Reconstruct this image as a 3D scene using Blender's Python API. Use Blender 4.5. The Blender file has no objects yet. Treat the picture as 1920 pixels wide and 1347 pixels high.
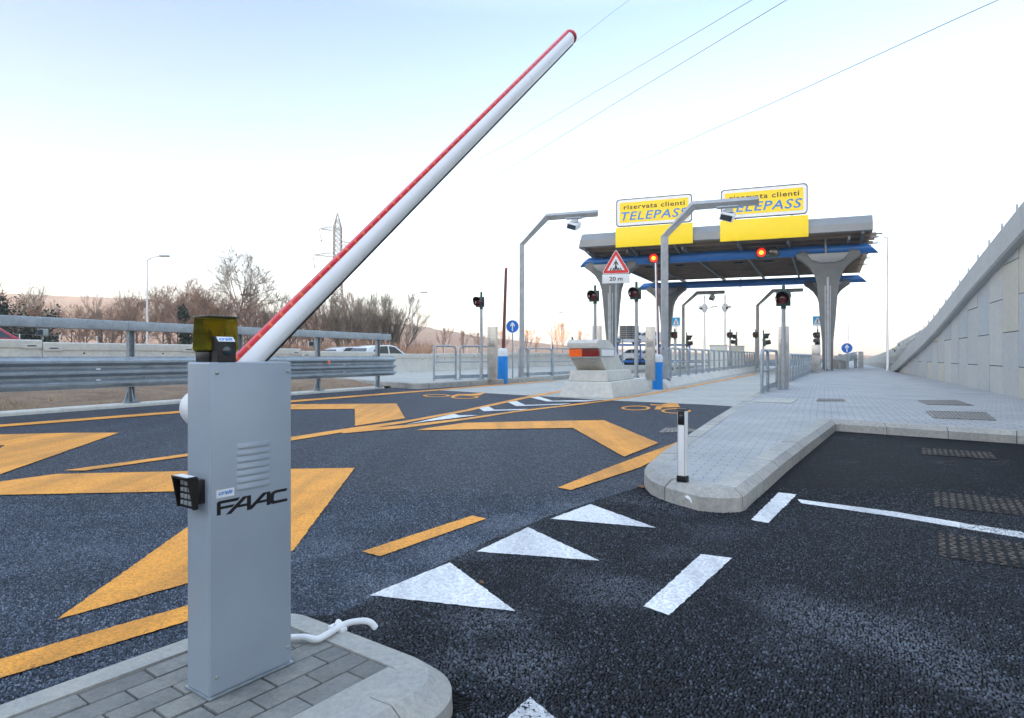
import bpy, bmesh, math, random
from mathutils import Vector, Matrix
R = math.radians
random.seed(7)
sc = bpy.context.scene

# ------------------------------------------------------------------ camera
F_PX = 1200.0            # focal length in pixels of the 1920 px wide photograph
H = 1.23                 # eye height above the road
HOR = 668.0              # horizon row
cam_d = bpy.data.cameras.new('camera')
cam = bpy.data.objects.new('camera', cam_d)
sc.collection.objects.link(cam)
cam_d.sensor_width = 36.0
cam_d.lens = F_PX / 1920 * 36.0
cam_d.shift_y = -(673.5 - HOR) / 1920
cam_d.clip_end = 6000
cam_d.clip_start = 0.05
cam.location = (0, 0, H)
cam.rotation_euler = (R(90), 0, 0)
sc.camera = cam

# ------------------------------------------------------------------ sky and sun
SUN_AZ, SUN_EL = R(-135), R(6.5)         # clockwise from +Y, low behind the added ridge at our back
world = bpy.data.worlds.new('World')
sc.world = world
world.use_nodes = True
wn = world.node_tree
wn.nodes.clear()
sky = wn.nodes.new('ShaderNodeTexSky')
sky.sky_type = 'NISHITA'
sky.sun_disc = False
sky.sun_elevation = SUN_EL
sky.sun_rotation = SUN_AZ
sky.altitude = 200
sky.air_density = 1.0
sky.dust_density = 1.2
sky.ozone_density = 2.0
bg = wn.nodes.new('ShaderNodeBackground')
bg.inputs['Strength'].default_value = 0.15
wo = wn.nodes.new('ShaderNodeOutputWorld')
hs = wn.nodes.new('ShaderNodeHueSaturation')
hs.inputs['Saturation'].default_value = 0.62
wn.links.new(sky.outputs[0], hs.inputs['Color'])
# the band of sky twenty to thirty degrees up is deeper blue than the hazy band at the horizon
wtc = wn.nodes.new('ShaderNodeTexCoord')
wsp = wn.nodes.new('ShaderNodeSeparateXYZ')
wn.links.new(wtc.outputs['Generated'], wsp.inputs[0])
wr = wn.nodes.new('ShaderNodeValToRGB')
wr.color_ramp.elements[0].position = 0.05
wr.color_ramp.elements[0].color = (0.60, 0.56, 0.57, 1)
wr.color_ramp.elements[1].position = 0.47
wr.color_ramp.elements[1].color = (0.38, 0.44, 0.475, 1)
we = wr.color_ramp.elements.new(0.22)
we.color = (0.55, 0.54, 0.55, 1)
we = wr.color_ramp.elements.new(0.72)
we.color = (1.2, 1.2, 1.2, 1)
wn.links.new(wsp.outputs['Z'], wr.inputs['Fac'])
wm = wn.nodes.new('ShaderNodeMix')
wm.data_type = 'RGBA'
wm.blend_type = 'MULTIPLY'
wm.inputs[0].default_value = 1.0
wn.links.new(hs.outputs[0], wm.inputs[6])
wn.links.new(wr.outputs[0], wm.inputs[7])
wn.links.new(wm.outputs[2], bg.inputs['Color'])
wn.links.new(bg.outputs[0], wo.inputs['Surface'])

sun_d = bpy.data.lights.new('sun', 'SUN')
sun_d.energy = 3.0
sun_d.angle = R(0.5)
sun_d.color = (1.0, 0.74, 0.5)
sun = bpy.data.objects.new('sun', sun_d)
sc.collection.objects.link(sun)
sd = Vector((math.sin(SUN_AZ) * math.cos(SUN_EL), math.cos(SUN_AZ) * math.cos(SUN_EL), math.sin(SUN_EL)))
sun.rotation_euler = sd.to_track_quat('Z', 'Y').to_euler()

sc.view_settings.view_transform = 'Standard'
sc.view_settings.look = 'None'
sc.view_settings.gamma = 1.0
sc.view_settings.exposure = 3.0
try:
    sc.cycles.use_denoising = True
    sc.cycles.max_bounces = 6
    sc.cycles.transparent_max_bounces = 12
except Exception:
    pass

# ------------------------------------------------------------------ helpers
def G(px, py, z=0.0):
    """the point of the horizontal plane at height z seen at a pixel of the photograph"""
    Y = F_PX * (H - z) / (py - HOR)
    return Vector(((px - 960) / F_PX * Y, Y, z))
def DP(px, py, Y):
    return Vector(((px - 960) / F_PX * Y, Y, H + (HOR - py) / F_PX * Y))
def ZA(py, Y):
    return H + (HOR - py) / F_PX * Y
LANE = Vector((0.4384, 0.8988, 0))
LROT = -R(26.0)
CROSS = Vector((0.9384, -0.3455, 0))
ZUP = Vector((0, 0, 1))

def smooth01(x):
    x = max(0.0, min(1.0, x))
    return x * x * (3 - 2 * x)

class MB:
    def __init__(s):
        s.bm = bmesh.new()
    def v(s, p):
        return s.bm.verts.new(p)
    def face(s, vs):
        try:
            return s.bm.faces.new(vs)
        except ValueError:
            return None
    def poly(s, pts):
        return s.face([s.v(p) for p in pts])
    def box(s, c, size, rz=0.0, m=None):
        x, y, z = size[0] / 2, size[1] / 2, size[2] / 2
        c = Vector(c)
        rot = Matrix.Rotation(rz, 3, 'Z') if m is None else m
        vs = [s.v(c + rot @ Vector(p)) for p in ((-x, -y, -z), (x, -y, -z), (x, y, -z), (-x, y, -z), (-x, -y, z), (x, -y, z), (x, y, z), (-x, y, z))]
        for f in ((0, 3, 2, 1), (4, 5, 6, 7), (0, 1, 5, 4), (1, 2, 6, 5), (2, 3, 7, 6), (3, 0, 4, 7)):
            s.face([vs[i] for i in f])
        return s
    def b2(s, lo, hi):
        return s.box([(a + b) / 2 for a, b in zip(lo, hi)], [b - a for a, b in zip(lo, hi)])
    def hexa(s, p):
        vs = [s.v(q) for q in p]
        for f in ((0, 3, 2, 1), (4, 5, 6, 7), (0, 1, 5, 4), (1, 2, 6, 5), (2, 3, 7, 6), (3, 0, 4, 7)):
            s.face([vs[i] for i in f])
        return s
    def prism(s, poly, fn, w0, w1):
        """poly of (u, v), fn(u, v, w) -> point, swept from w0 to w1"""
        a = [s.v(fn(u, v, w0)) for u, v in poly]
        b = [s.v(fn(u, v, w1)) for u, v in poly]
        n = len(poly)
        s.face(a[::-1])
        s.face(b)
        for i in range(n):
            s.face([a[i], a[(i + 1) % n], b[(i + 1) % n], b[i]])
        return s
    def tube(s, pts, r, seg=8, cap=True, sq=None):
        pts = [Vector(p) for p in pts]
        n = len(pts)
        rs = r if isinstance(r, (list, tuple)) else [r] * n
        T = []
        for i in range(n):
            a = pts[max(i - 1, 0)]
            b = pts[min(i + 1, n - 1)]
            t = (b - a)
            T.append(t.normalized() if t.length > 1e-9 else Vector((0, 0, 1)))
        up = Vector((0, 0, 1)) if abs(T[0].z) < 0.95 else Vector((0, 1, 0))
        nx = T[0].cross(up).normalized()
        rings = []
        for i in range(n):
            nx = (nx - T[i] * nx.dot(T[i]))
            nx = nx.normalized() if nx.length > 1e-6 else T[i].orthogonal().normalized()
            ny = T[i].cross(nx)
            k = 1.0
            if 0 < i < n - 1:
                d = (pts[i] - pts[i - 1]).normalized().dot(T[i])
                k = 1.0 / max(d, 0.5)
            ring = []
            for j in range(seg):
                if sq:
                    x, y = ((-1, -1), (1, -1), (1, 1), (-1, 1))[j]
                    ring.append(s.v(pts[i] + nx * x * sq[0] * k + ny * y * sq[1] * k))
                else:
                    a = 2 * math.pi * j / seg
                    ring.append(s.v(pts[i] + nx * math.cos(a) * rs[i] + ny * math.sin(a) * rs[i]))
            rings.append(ring)
        for i in range(n - 1):
            for j in range(seg):
                s.face([rings[i][j], rings[i][(j + 1) % seg], rings[i + 1][(j + 1) % seg], rings[i + 1][j]])
        if cap:
            s.face(rings[0][::-1])
            s.face(rings[-1])
        return s
    def sqtube(s, pts, a, b):
        return s.tube(pts, 1, 4, True, (a / 2, b / 2))
    def cyl(s, p, q, r, seg=16):
        return s.tube([p, q], r, seg)
    def lathe(s, prof, c=(0, 0, 0), seg=24, m=None):
        c = Vector(c)
        rings = []
        for r, z in prof:
            ring = []
            for j in range(seg):
                a = 2 * math.pi * j / seg
                p = Vector((r * math.cos(a), r * math.sin(a), z))
                ring.append(s.v(c + (m @ p if m else p)))
            rings.append(ring)
        for i in range(len(rings) - 1):
            for j in range(seg):
                s.face([rings[i][j], rings[i][(j + 1) % seg], rings[i + 1][(j + 1) % seg], rings[i + 1][j]])
        s.face(rings[0][::-1])
        s.face(rings[-1])
        return s
    def add_mesh(s, me, m):
        t = bmesh.new()
        t.from_mesh(me)
        t.transform(m)
        tmp = bpy.data.meshes.new('tmp')
        t.to_mesh(tmp)
        t.free()
        s.bm.from_mesh(tmp)
        bpy.data.meshes.remove(tmp)
        return s
    def build(s, name, mat, parent=None, world=False, bevel=0.0, seg=2, smooth=40, merge=False, normals=True):
        bm = s.bm
        if merge:
            bmesh.ops.remove_doubles(bm, verts=bm.verts, dist=1e-5)
        if normals:
            bmesh.ops.recalc_face_normals(bm, faces=bm.faces)
        if bevel:
            es = [e for e in bm.edges if len(e.link_faces) == 2 and e.calc_face_angle(0) > R(30)]
            bmesh.ops.bevel(bm, geom=es, offset=bevel, segments=seg, profile=0.6, affect='EDGES', clamp_overlap=True)
        if parent is not None and world:
            M = Matrix.Identity(4)
            q = parent
            while q is not None:
                M = Matrix.LocRotScale(q.location, q.rotation_euler, None) @ M
                q = q.parent
            bm.transform(M.inverted())
        me = bpy.data.meshes.new(name)
        bm.to_mesh(me)
        bm.free()
        if smooth:
            me.polygons.foreach_set('use_smooth', [True] * len(me.polygons))
            me.set_sharp_from_angle(angle=R(smooth))
        if mat:
            me.materials.append(mat)
        o = bpy.data.objects.new(name, me)
        sc.collection.objects.link(o)
        if parent is not None:
            o.parent = parent
        return o

def thing(name, label, cat, loc=(0, 0, 0), rotz=0.0, group=None):
    o = bpy.data.objects.new(name, None)
    o.empty_display_size = 0.2
    sc.collection.objects.link(o)
    o.location = loc
    o.rotation_euler = (0, 0, rotz)
    tag(o, label, cat, group)
    return o
def tag(o, label=None, cat=None, group=None, kind=None):
    if label: o['label'] = label
    if cat: o['category'] = cat
    if group: o['group'] = group
    if kind: o['kind'] = kind
    return o
def struct(o):
    o['kind'] = 'structure'
    return o
def dup(root, loc, rotz=None, label=None, scale=None):
    r = root.copy()
    sc.collection.objects.link(r)
    r.location = loc
    if rotz is not None: r.rotation_euler = (0, 0, rotz)
    if scale is not None: r.scale = scale
    if label: r['label'] = label
    for ch in list(root.children):
        c = ch.copy()
        sc.collection.objects.link(c)
        c.parent = r
        for g in list(ch.children):
            d = g.copy()
            sc.collection.objects.link(d)
            d.parent = c
    return r

_dg = None
def text_mesh(body, size=1.0, shear=0.0, offset=0.0, spacing=1.0, extrude=0.0, align='CENTER'):
    cu = bpy.data.curves.new('lettering', 'FONT')
    cu.body = body
    cu.size = size
    cu.shear = shear
    cu.offset = offset
    cu.space_character = spacing
    cu.extrude = extrude
    cu.align_x = align
    cu.resolution_u = 3
    ob = bpy.data.objects.new('lettering', cu)
    sc.collection.objects.link(ob)
    dg = bpy.context.evaluated_depsgraph_get()
    me = bpy.data.meshes.new_from_object(ob.evaluated_get(dg))
    bpy.data.objects.remove(ob)
    bpy.data.curves.remove(cu)
    return me
def fit_text(me, w, h):
    """scale a text mesh into a w x h box centred at the origin; returns the matrix"""
    xs = [v.co.x for v in me.vertices]; ys = [v.co.y for v in me.vertices]
    x0, x1, y0, y1 = min(xs), max(xs), min(ys), max(ys)
    return Matrix.Diagonal((w / (x1 - x0), h / (y1 - y0), 1, 1)) @ Matrix.Translation((-(x0 + x1) / 2, -(y0 + y1) / 2, 0))
def frame_m(o, x, y):
    """matrix whose local x, y run along the vectors x, y and z along x cross y, at o"""
    x = Vector(x).normalized(); y = Vector(y).normalized(); z = x.cross(y)
    m = Matrix((x, y, z)).transposed().to_4x4()
    m.translation = Vector(o)
    return m

# ------------------------------------------------------------------ materials
def nd(nt, t, **kw):
    n = nt.nodes.new(t)
    for k, v in kw.items():
        setattr(n, k, v)
    return n
def rgba(c):
    return (c[0], c[1], c[2], 1.0)
def base_mat(name):
    m = bpy.data.materials.new(name)
    m.use_nodes = True
    nt = m.node_tree
    b = nt.nodes['Principled BSDF']
    tc = nd(nt, 'ShaderNodeTexCoord')
    return m, nt, b, tc
def noise(nt, tc, scale, detail=4.0, rough=0.6, vec=None):
    n = nd(nt, 'ShaderNodeTexNoise')
    n.inputs['Scale'].default_value = scale
    n.inputs['Detail'].default_value = detail
    n.inputs['Roughness'].default_value = rough
    nt.links.new(vec if vec is not None else tc.outputs['Object'], n.inputs['Vector'])
    return n
def ramp(nt, src, stops):
    r = nd(nt, 'ShaderNodeValToRGB')
    el = r.color_ramp.elements
    el[0].position, el[0].color = stops[0][0], rgba(stops[0][1])
    el[1].position, el[1].color = stops[1][0], rgba(stops[1][1])
    for p, c in stops[2:]:
        e = el.new(p); e.color = rgba(c)
    nt.links.new(src, r.inputs['Fac'])
    return r
def mixc(nt, fac, a, b, mode='MIX'):
    m = nd(nt, 'ShaderNodeMix', data_type='RGBA', blend_type=mode)
    for sock, val in ((m.inputs[0], fac), (m.inputs[6], a), (m.inputs[7], b)):
        if hasattr(val, 'links'):
            nt.links.new(val, sock)
        elif isinstance(val, (int, float)):
            sock.default_value = val
        else:
            sock.default_value = rgba(val)
    return m.outputs[2]
def mth(nt, op, a, b=0.0, c=None):
    m = nd(nt, 'ShaderNodeMath', operation=op)
    for sock, val in zip(m.inputs, (a, b, c)):
        if val is None: continue
        if hasattr(val, 'links'): nt.links.new(val, sock)
        else: sock.default_value = val
    return m.outputs[0]
def bump(nt, b, height, strength=0.3, dist=0.01, prev=None):
    n = nd(nt, 'ShaderNodeBump')
    n.inputs['Strength'].default_value = strength
    n.inputs['Distance'].default_value = dist
    nt.links.new(height, n.inputs['Height'])
    if prev is not None:
        nt.links.new(prev, n.inputs['Normal'])
    nt.links.new(n.outputs[0], b.inputs['Normal'])
    return n.outputs[0]
def simple(name, col, rough=0.5, metal=0.0, var=0.12, scale=6.0, bmp=0.0, bscale=40.0, emit=None, es=0.0, coat=0.0, spec=0.5):
    m, nt, b, tc = base_mat(name)
    n = noise(nt, tc, scale, 5)
    lo = [c * (1 - var) for c in col]; hi = [min(1, c * (1 + var)) for c in col]
    r = ramp(nt, n.outputs['Fac'], [(0.3, lo), (0.7, hi)])
    nt.links.new(r.outputs[0], b.inputs['Base Color'])
    b.inputs['Metallic'].default_value = metal
    n2 = noise(nt, tc, scale * 3, 4)
    rr = nd(nt, 'ShaderNodeMapRange')
    rr.inputs['To Min'].default_value = max(0.03, rough - 0.1)
    rr.inputs['To Max'].default_value = min(1, rough + 0.1)
    nt.links.new(n2.outputs['Fac'], rr.inputs['Value'])
    nt.links.new(rr.outputs[0], b.inputs['Roughness'])
    b.inputs['Coat Weight'].default_value = coat
    b.inputs['Specular IOR Level'].default_value = spec
    if bmp:
        n3 = noise(nt, tc, bscale, 6)
        bump(nt, b, n3.outputs['Fac'], bmp, 0.01)
    if emit:
        b.inputs['Emission Color'].default_value = rgba(emit)
        b.inputs['Emission Strength'].default_value = es
    return m

def asphalt(name, dark, mid, light, cell=95.0, blobs=(), bmps=0.9, dust=0.0, rough=0.62, spec=0.2):
    m, nt, b, tc = base_mat(name)
    obj = tc.outputs['Object']
    vo = nd(nt, 'ShaderNodeTexVoronoi', feature='F1')
    vo.inputs['Scale'].default_value = cell
    nt.links.new(obj, vo.inputs['Vector'])
    sep = nd(nt, 'ShaderNodeSeparateColor')
    nt.links.new(vo.outputs['Color'], sep.inputs[0])
    stone = ramp(nt, sep.outputs[0], [(0.0, dark), (0.5, mid), (1.0, light), (0.8, [m_ * 0.55 + l_ * 0.45 for m_, l_ in zip(mid, light)])])
    big = noise(nt, tc, 0.55, 6, 0.6)
    col = mixc(nt, mth(nt, 'MULTIPLY', ramp(nt, big.outputs['Fac'], [(0.35, (0, 0, 0)), (0.7, (1, 1, 1))]).outputs[0], 0.55), stone.outputs[0], mid)
    med = noise(nt, tc, 6.0, 5, 0.65)
    mp = nd(nt, 'ShaderNodeMapping')
    mp.inputs['Rotation'].default_value = (0, 0, R(26))
    mp.inputs['Scale'].default_value = (1.1, 0.07, 1)
    nt.links.new(obj, mp.inputs['Vector'])
    trk = noise(nt, tc, 1.0, 4, 0.5, mp.outputs[0])
    col = mixc(nt, 1.0, col, ramp(nt, trk.outputs['Fac'], [(0.35, (0.8, 0.8, 0.8)), (0.65, (1.15, 1.15, 1.15))]).outputs[0], 'MULTIPLY')
    col = mixc(nt, 1.0, col, ramp(nt, med.outputs['Fac'], [(0.3, (0.72, 0.72, 0.74)), (0.7, (1.18, 1.17, 1.15))]).outputs[0], 'MULTIPLY')
    if dust:
        dn = noise(nt, tc, 1.3, 8, 0.7)
        dm = ramp(nt, dn.outputs['Fac'], [(0.56, (0, 0, 0)), (0.72, (1, 1, 1))])
        fn = ramp(nt, sep.outputs[1], [(0.45, (0, 0, 0)), (0.75, (1, 1, 1))])
        dfac = mth(nt, 'MULTIPLY', mth(nt, 'MULTIPLY', dm.outputs[0], fn.outputs[0]), dust)
        col = mixc(nt, dfac, col, (0.22, 0.24, 0.28))
        for bx, by, br, bs in blobs:                    # chalky scuffs left by traffic
            vm = nd(nt, 'ShaderNodeVectorMath', operation='DISTANCE')
            nt.links.new(obj, vm.inputs[0])
            vm.inputs[1].default_value = (bx, by, 0)
            f = mth(nt, 'ADD', mth(nt, 'SUBTRACT', 1.0, mth(nt, 'DIVIDE', vm.outputs['Value'], br)), mth(nt, 'MULTIPLY', mth(nt, 'SUBTRACT', dn.outputs['Fac'], 0.5), 2.2))
            f = ramp(nt, f, [(0.15, (0, 0, 0)), (0.8, (1, 1, 1))]).outputs[0]
            f = mth(nt, 'MULTIPLY', mth(nt, 'MULTIPLY', f, fn.outputs[0]), bs)
            col = mixc(nt, f, col, (0.27, 0.30, 0.36))
    # dark bitumen between the stones, crevice shade put into its colour too
    gap = ramp(nt, vo.outputs['Distance'], [(0.38, (1, 1, 1)), (0.58, (0.10, 0.10, 0.11))])
    col = mixc(nt, 1.0, col, gap.outputs[0], 'MULTIPLY')
    nt.links.new(col, b.inputs['Base Color'])
    b.inputs['Roughness'].default_value = rough
    b.inputs['Specular IOR Level'].default_value = spec
    h = mth(nt, 'SUBTRACT', 1.0, vo.outputs['Distance'])
    h2 = mth(nt, 'ADD', h, mth(nt, 'MULTIPLY', sep.outputs[2], 0.45))
    p = bump(nt, b, h2, bmps, 0.009)
    return m

def paint(name, col, worn=0.42, cell=95.0, speck=0.5, dirt=0.25, soft=0.0):
    """road paint lying on the stones of the asphalt: bump of the stones, bare specks where it is worn through"""
    m, nt, b, tc = base_mat(name)
    obj = tc.outputs['Object']
    vo = nd(nt, 'ShaderNodeTexVoronoi', feature='F1')
    vo.inputs['Scale'].default_value = cell
    nt.links.new(obj, vo.inputs['Vector'])
    sep = nd(nt, 'ShaderNodeSeparateColor')
    nt.links.new(vo.outputs['Color'], sep.inputs[0])
    n = noise(nt, tc, 3.0, 8, 0.7)
    n2 = noise(nt, tc, 14.0, 6, 0.7)
    c = mixc(nt, ramp(nt, n.outputs['Fac'], [(0.35, (0, 0, 0)), (0.75, (1, 1, 1))]).outputs[0], col, [x * (1 - dirt) for x in col])
    c = mixc(nt, 1.0, c, ramp(nt, sep.outputs[2], [(0.0, (0.72, 0.72, 0.74)), (1.0, (1.12, 1.12, 1.1))]).outputs[0], 'MULTIPLY')
    mp = nd(nt, 'ShaderNodeMapping')                     # tyre-grey streaks along the lane
    mp.inputs['Rotation'].default_value = (0, 0, R(26))
    mp.inputs['Scale'].default_value = (1.6, 0.12, 1)
    nt.links.new(obj, mp.inputs['Vector'])
    trk = noise(nt, tc, 1.0, 6, 0.65, mp.outputs[0])
    c = mixc(nt, 1.0, c, ramp(nt, trk.outputs['Fac'], [(0.36, (0.68, 0.68, 0.7)), (0.56, (1.04, 1.04, 1.04))]).outputs[0], 'MULTIPLY')
    nt.links.new(c, b.inputs['Base Color'])
    b.inputs['Roughness'].default_value = 0.6
    h = mth(nt, 'SUBTRACT', 1.0, vo.outputs['Distance'])
    bump(nt, b, h, 0.6, 0.008)
    # wear: single stones bare, more of them where the slow noise is high
    w = mth(nt, 'ADD', mth(nt, 'MULTIPLY', sep.outputs[0], speck), mth(nt, 'MULTIPLY', n2.outputs['Fac'], 1.0 - speck))
    g = mth(nt, 'ADD', w, mth(nt, 'MULTIPLY', mth(nt, 'SUBTRACT', vo.outputs['Distance'], 0.4), 0.35))
    cut = mth(nt, 'GREATER_THAN', g, 1.0 - worn)
    tr = nd(nt, 'ShaderNodeBsdfTransparent')
    mx = nd(nt, 'ShaderNodeMixShader')
    nt.links.new(cut, mx.inputs[0])
    nt.links.new(b.outputs[0], mx.inputs[1])
    nt.links.new(tr.outputs[0], mx.inputs[2])
    out = nt.nodes['Material Output']
    nt.links.new(mx.outputs[0], out.inputs['Surface'])
    return m

def concrete(name, col, var=0.25, stain=0.3, rough=0.85, sc1=1.2, warm=(1.05, 1.0, 0.9), bmp=0.35, island=0.0):
    m, nt, b, tc = base_mat(name)
    n1 = noise(nt, tc, sc1, 8, 0.7)
    n2 = noise(nt, tc, sc1 * 9, 6, 0.7)
    n3 = noise(nt, tc, 180, 3, 0.6)
    r = ramp(nt, n1.outputs['Fac'], [(0.25, [c * (1 - var) for c in col]), (0.75, [c * (1 + var * 0.5) * w for c, w in zip(col, warm)])])
    c = mixc(nt, 1.0, r.outputs[0], ramp(nt, n2.outputs['Fac'], [(0.3, (1 - stain * 0.7,) * 3), (0.65, (1.05,) * 3)]).outputs[0], 'MULTIPLY')
    pits = ramp(nt, n3.outputs['Fac'], [(0.28, (0.6, 0.6, 0.6)), (0.4, (1, 1, 1))])
    c = mixc(nt, 0.7, c, pits.outputs[0], 'MULTIPLY')
    if island:                                           # every brick or kerb stone from another batch
        ge = nd(nt, 'ShaderNodeNewGeometry')
        c = mixc(nt, 1.0, c, ramp(nt, ge.outputs['Random Per Island'], [(0.0, (1 - island,) * 3), (1.0, (1 + island * 0.6, 1 + island * 0.6, 1 + island * 0.5))]).outputs[0], 'MULTIPLY')
    nt.links.new(c, b.inputs['Base Color'])
    b.inputs['Roughness'].default_value = rough
    b.inputs['Specular IOR Level'].default_value = 0.3
    p = bump(nt, b, n3.outputs['Fac'], bmp, 0.003)
    bump(nt, b, n2.outputs['Fac'], bmp * 0.6, 0.01, p)
    return m

def pavers(name, rot, bw, bh, c1, c2, cm, off=0.5, mortar=0.006):
    m, nt, b, tc = base_mat(name)
    mp = nd(nt, 'ShaderNodeMapping')
    mp.inputs['Rotation'].default_value = (0, 0, rot)
    nt.links.new(tc.outputs['Object'], mp.inputs['Vector'])
    br = nd(nt, 'ShaderNodeTexBrick')
    br.offset = off
    br.inputs['Scale'].default_value = 1.0
    br.inputs['Brick Width'].default_value = bw
    br.inputs['Row Height'].default_value = bh
    br.inputs['Mortar Size'].default_value = mortar
    br.inputs['Mortar Smooth'].default_value = 0.3
    br.inputs['Bias'].default_value = 0.0
    br.inputs['Color1'].default_value = rgba(c1)
    br.inputs['Color2'].default_value = rgba(c2)
    br.inputs['Mortar'].default_value = rgba(cm)
    nt.links.new(mp.outputs[0], br.inputs['Vector'])
    n1 = noise(nt, tc, 0.7, 8, 0.7)
    n2 = noise(nt, tc, 25, 5, 0.7)
    c = mixc(nt, 1.0, br.outputs['Color'], ramp(nt, n1.outputs['Fac'], [(0.3, (0.78, 0.78, 0.78)), (0.7, (1.12, 1.1, 1.06))]).outputs[0], 'MULTIPLY')
    c = mixc(nt, 1.0, c, ramp(nt, n2.outputs['Fac'], [(0.3, (0.85, 0.85, 0.85)), (0.7, (1.08, 1.08, 1.08))]).outputs[0], 'MULTIPLY')
    nt.links.new(c, b.inputs['Base Color'])
    b.inputs['Roughness'].default_value = 0.8
    h = mth(nt, 'SUBTRACT', 1.0, br.outputs['Fac'])
    p = bump(nt, b, h, 0.7, 0.006)
    bump(nt, b, n2.outputs['Fac'], 0.15, 0.004, p)
    return m

M = {}
BLOB2 = [(G(px, py).x, G(px, py).y, r_, s_ * 0.7) for px, py, r_, s_ in ((840, 1040, .35, .7), (960, 985, .4, .6), (1085, 948, .4, .6), (715, 1100, .3, .6), (600, 1030, .4, .35), (130, 1040, .5, .3), (1200, 905, .4, .5))]
BLOBS = [(G(px, py).x, G(px, py).y, r_, s_ * 0.5) for px, py, r_, s_ in ((905, 1165, .3, .75), (985, 1235, .33, .75), (870, 1240, .25, .6), (870, 1035, .3, .6), (950, 1000, .3, .5), (1180, 935, .5, .55), (690, 1125, .3, .5), (1180, 1120, .35, .55), (1100, 1100, .4, .35), (1700, 1180, .5, .25), (1260, 955, .4, .4), (1480, 1140, .35, .5), (1580, 1165, .35, .55), (1680, 1215, .35, .6), (1770, 1265, .33, .6), (1860, 1300, .3, .6), (1500, 1210, .3, .35), (1250, 1040, .3, .45), (1330, 1000, .35, .3), (700, 1180, .2, .4))]
M['asphalt'] = asphalt('old_asphalt', (0.018, 0.023, 0.033), (0.062, 0.08, 0.118), (0.24, 0.29, 0.37), cell=72, bmps=0.9, dust=0.25, blobs=BLOB2)
M['fresh'] = asphalt('fresh_asphalt', (0.003, 0.0035, 0.005), (0.005, 0.0068, 0.0105), (0.042, 0.054, 0.078), cell=58, bmps=1.0, dust=0.5, rough=0.65, spec=0.08, blobs=BLOBS)
M['orange'] = paint('orange_road_paint', (0.9, 0.36, 0.025), worn=0.13, speck=0.5, dirt=0.2, cell=85)
M['white_paint'] = paint('white_road_paint', (0.8, 0.81, 0.82), worn=0.12, speck=0.42, dirt=0.12, cell=72)
M['white_worn'] = paint('worn_white_road_paint', (0.7, 0.71, 0.72), worn=0.3, speck=0.35, dirt=0.2, cell=72)
M['slab'] = concrete('concrete_slab', (0.46, 0.47, 0.46), var=0.2, stain=0.3, sc1=0.5)
M['kerb'] = concrete('kerb_concrete', (0.40, 0.405, 0.40), var=0.18, stain=0.3, sc1=5, island=0.06)
M['kerb_rough'] = concrete('rough_kerb_concrete', (0.45, 0.452, 0.44), var=0.25, stain=0.42, sc1=3.0, bmp=0.5, warm=(1.05, 1.0, 0.93), island=0.12)
M['mortar'] = concrete('dark_joint_mortar', (0.10, 0.098, 0.095), var=0.3, stain=0.4, sc1=4)
M['precast'] = concrete('precast_concrete', (0.62, 0.62, 0.6), var=0.16, stain=0.22, sc1=0.8)
M['wallc'] = concrete('retaining_wall_concrete', (0.46, 0.475, 0.48), var=0.1, stain=0.14, sc1=0.6, bmp=0.2, warm=(1.03, 1.0, 0.95))
M['brick'] = concrete('paver_concrete', (0.25, 0.26, 0.265), var=0.35, stain=0.35, sc1=5, island=0.22)
M['paving'] = pavers('pavement_pavers', R(26), 0.21, 0.105, (0.42, 0.43, 0.44), (0.37, 0.38, 0.395), (0.22, 0.225, 0.235), mortar=0.005)
M['paving2'] = pavers('wide_pavement_pavers', R(26), 0.24, 0.2, (0.42, 0.43, 0.445), (0.38, 0.39, 0.41), (0.25, 0.26, 0.275), mortar=0.012)
def galv_mat(name, c, rough=0.42, metal=0.75):
    m, nt, b, tc = base_mat(name)
    vo = nd(nt, 'ShaderNodeTexVoronoi', feature='F1')
    vo.inputs['Scale'].default_value = 45
    nt.links.new(tc.outputs['Object'], vo.inputs['Vector'])
    sep = nd(nt, 'ShaderNodeSeparateColor')
    nt.links.new(vo.outputs['Color'], sep.inputs[0])
    n = noise(nt, tc, 3, 7, 0.7)
    r = ramp(nt, n.outputs['Fac'], [(0.3, [x * 0.72 for x in c]), (0.7, [min(1, x * 1.12) for x in c])])
    col = mixc(nt, 1.0, r.outputs[0], ramp(nt, sep.outputs[0], [(0, (0.88,) * 3), (1, (1.08,) * 3)]).outputs[0], 'MULTIPLY')
    nt.links.new(col, b.inputs['Base Color'])
    b.inputs['Metallic'].default_value = metal
    mr = nd(nt, 'ShaderNodeMapRange')
    mr.inputs['To Min'].default_value = rough - 0.1
    mr.inputs['To Max'].default_value = rough + 0.15
    nt.links.new(n.outputs['Fac'], mr.inputs['Value'])
    nt.links.new(mr.outputs[0], b.inputs['Roughness'])
    return m
M['galv'] = galv_mat('galvanised_steel', (0.38, 0.43, 0.47), 0.45, 0.6)
M['galv_dark'] = galv_mat('dull_galvanised_steel', (0.36, 0.38, 0.39), 0.55, 0.5)
M['steel'] = galv_mat('brushed_stainless_steel', (0.52, 0.5, 0.47), 0.35, 0.85)
M['cabinet'] = simple('grey_cabinet_paint', (0.35, 0.405, 0.47), 0.38, 0.2, 0.04, 3.5, 0.04, 300)
M['white_alu'] = simple('white_painted_aluminium', (0.86, 0.86, 0.865), 0.3, 0.0, 0.04, 3.0, coat=0.2)
M['white_plastic'] = simple('white_plastic', (0.75, 0.76, 0.77), 0.45, 0, 0.06, 8)
M['red_strip'] = simple('red_reflective_strip', (0.72, 0.015, 0.03), 0.3, 0, 0.15, 30, coat=0.4)
M['red_glint'] = simple('orange_strip_glint', (0.9, 0.16, 0.06), 0.25, 0, 0.1, 30, coat=0.4)
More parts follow.
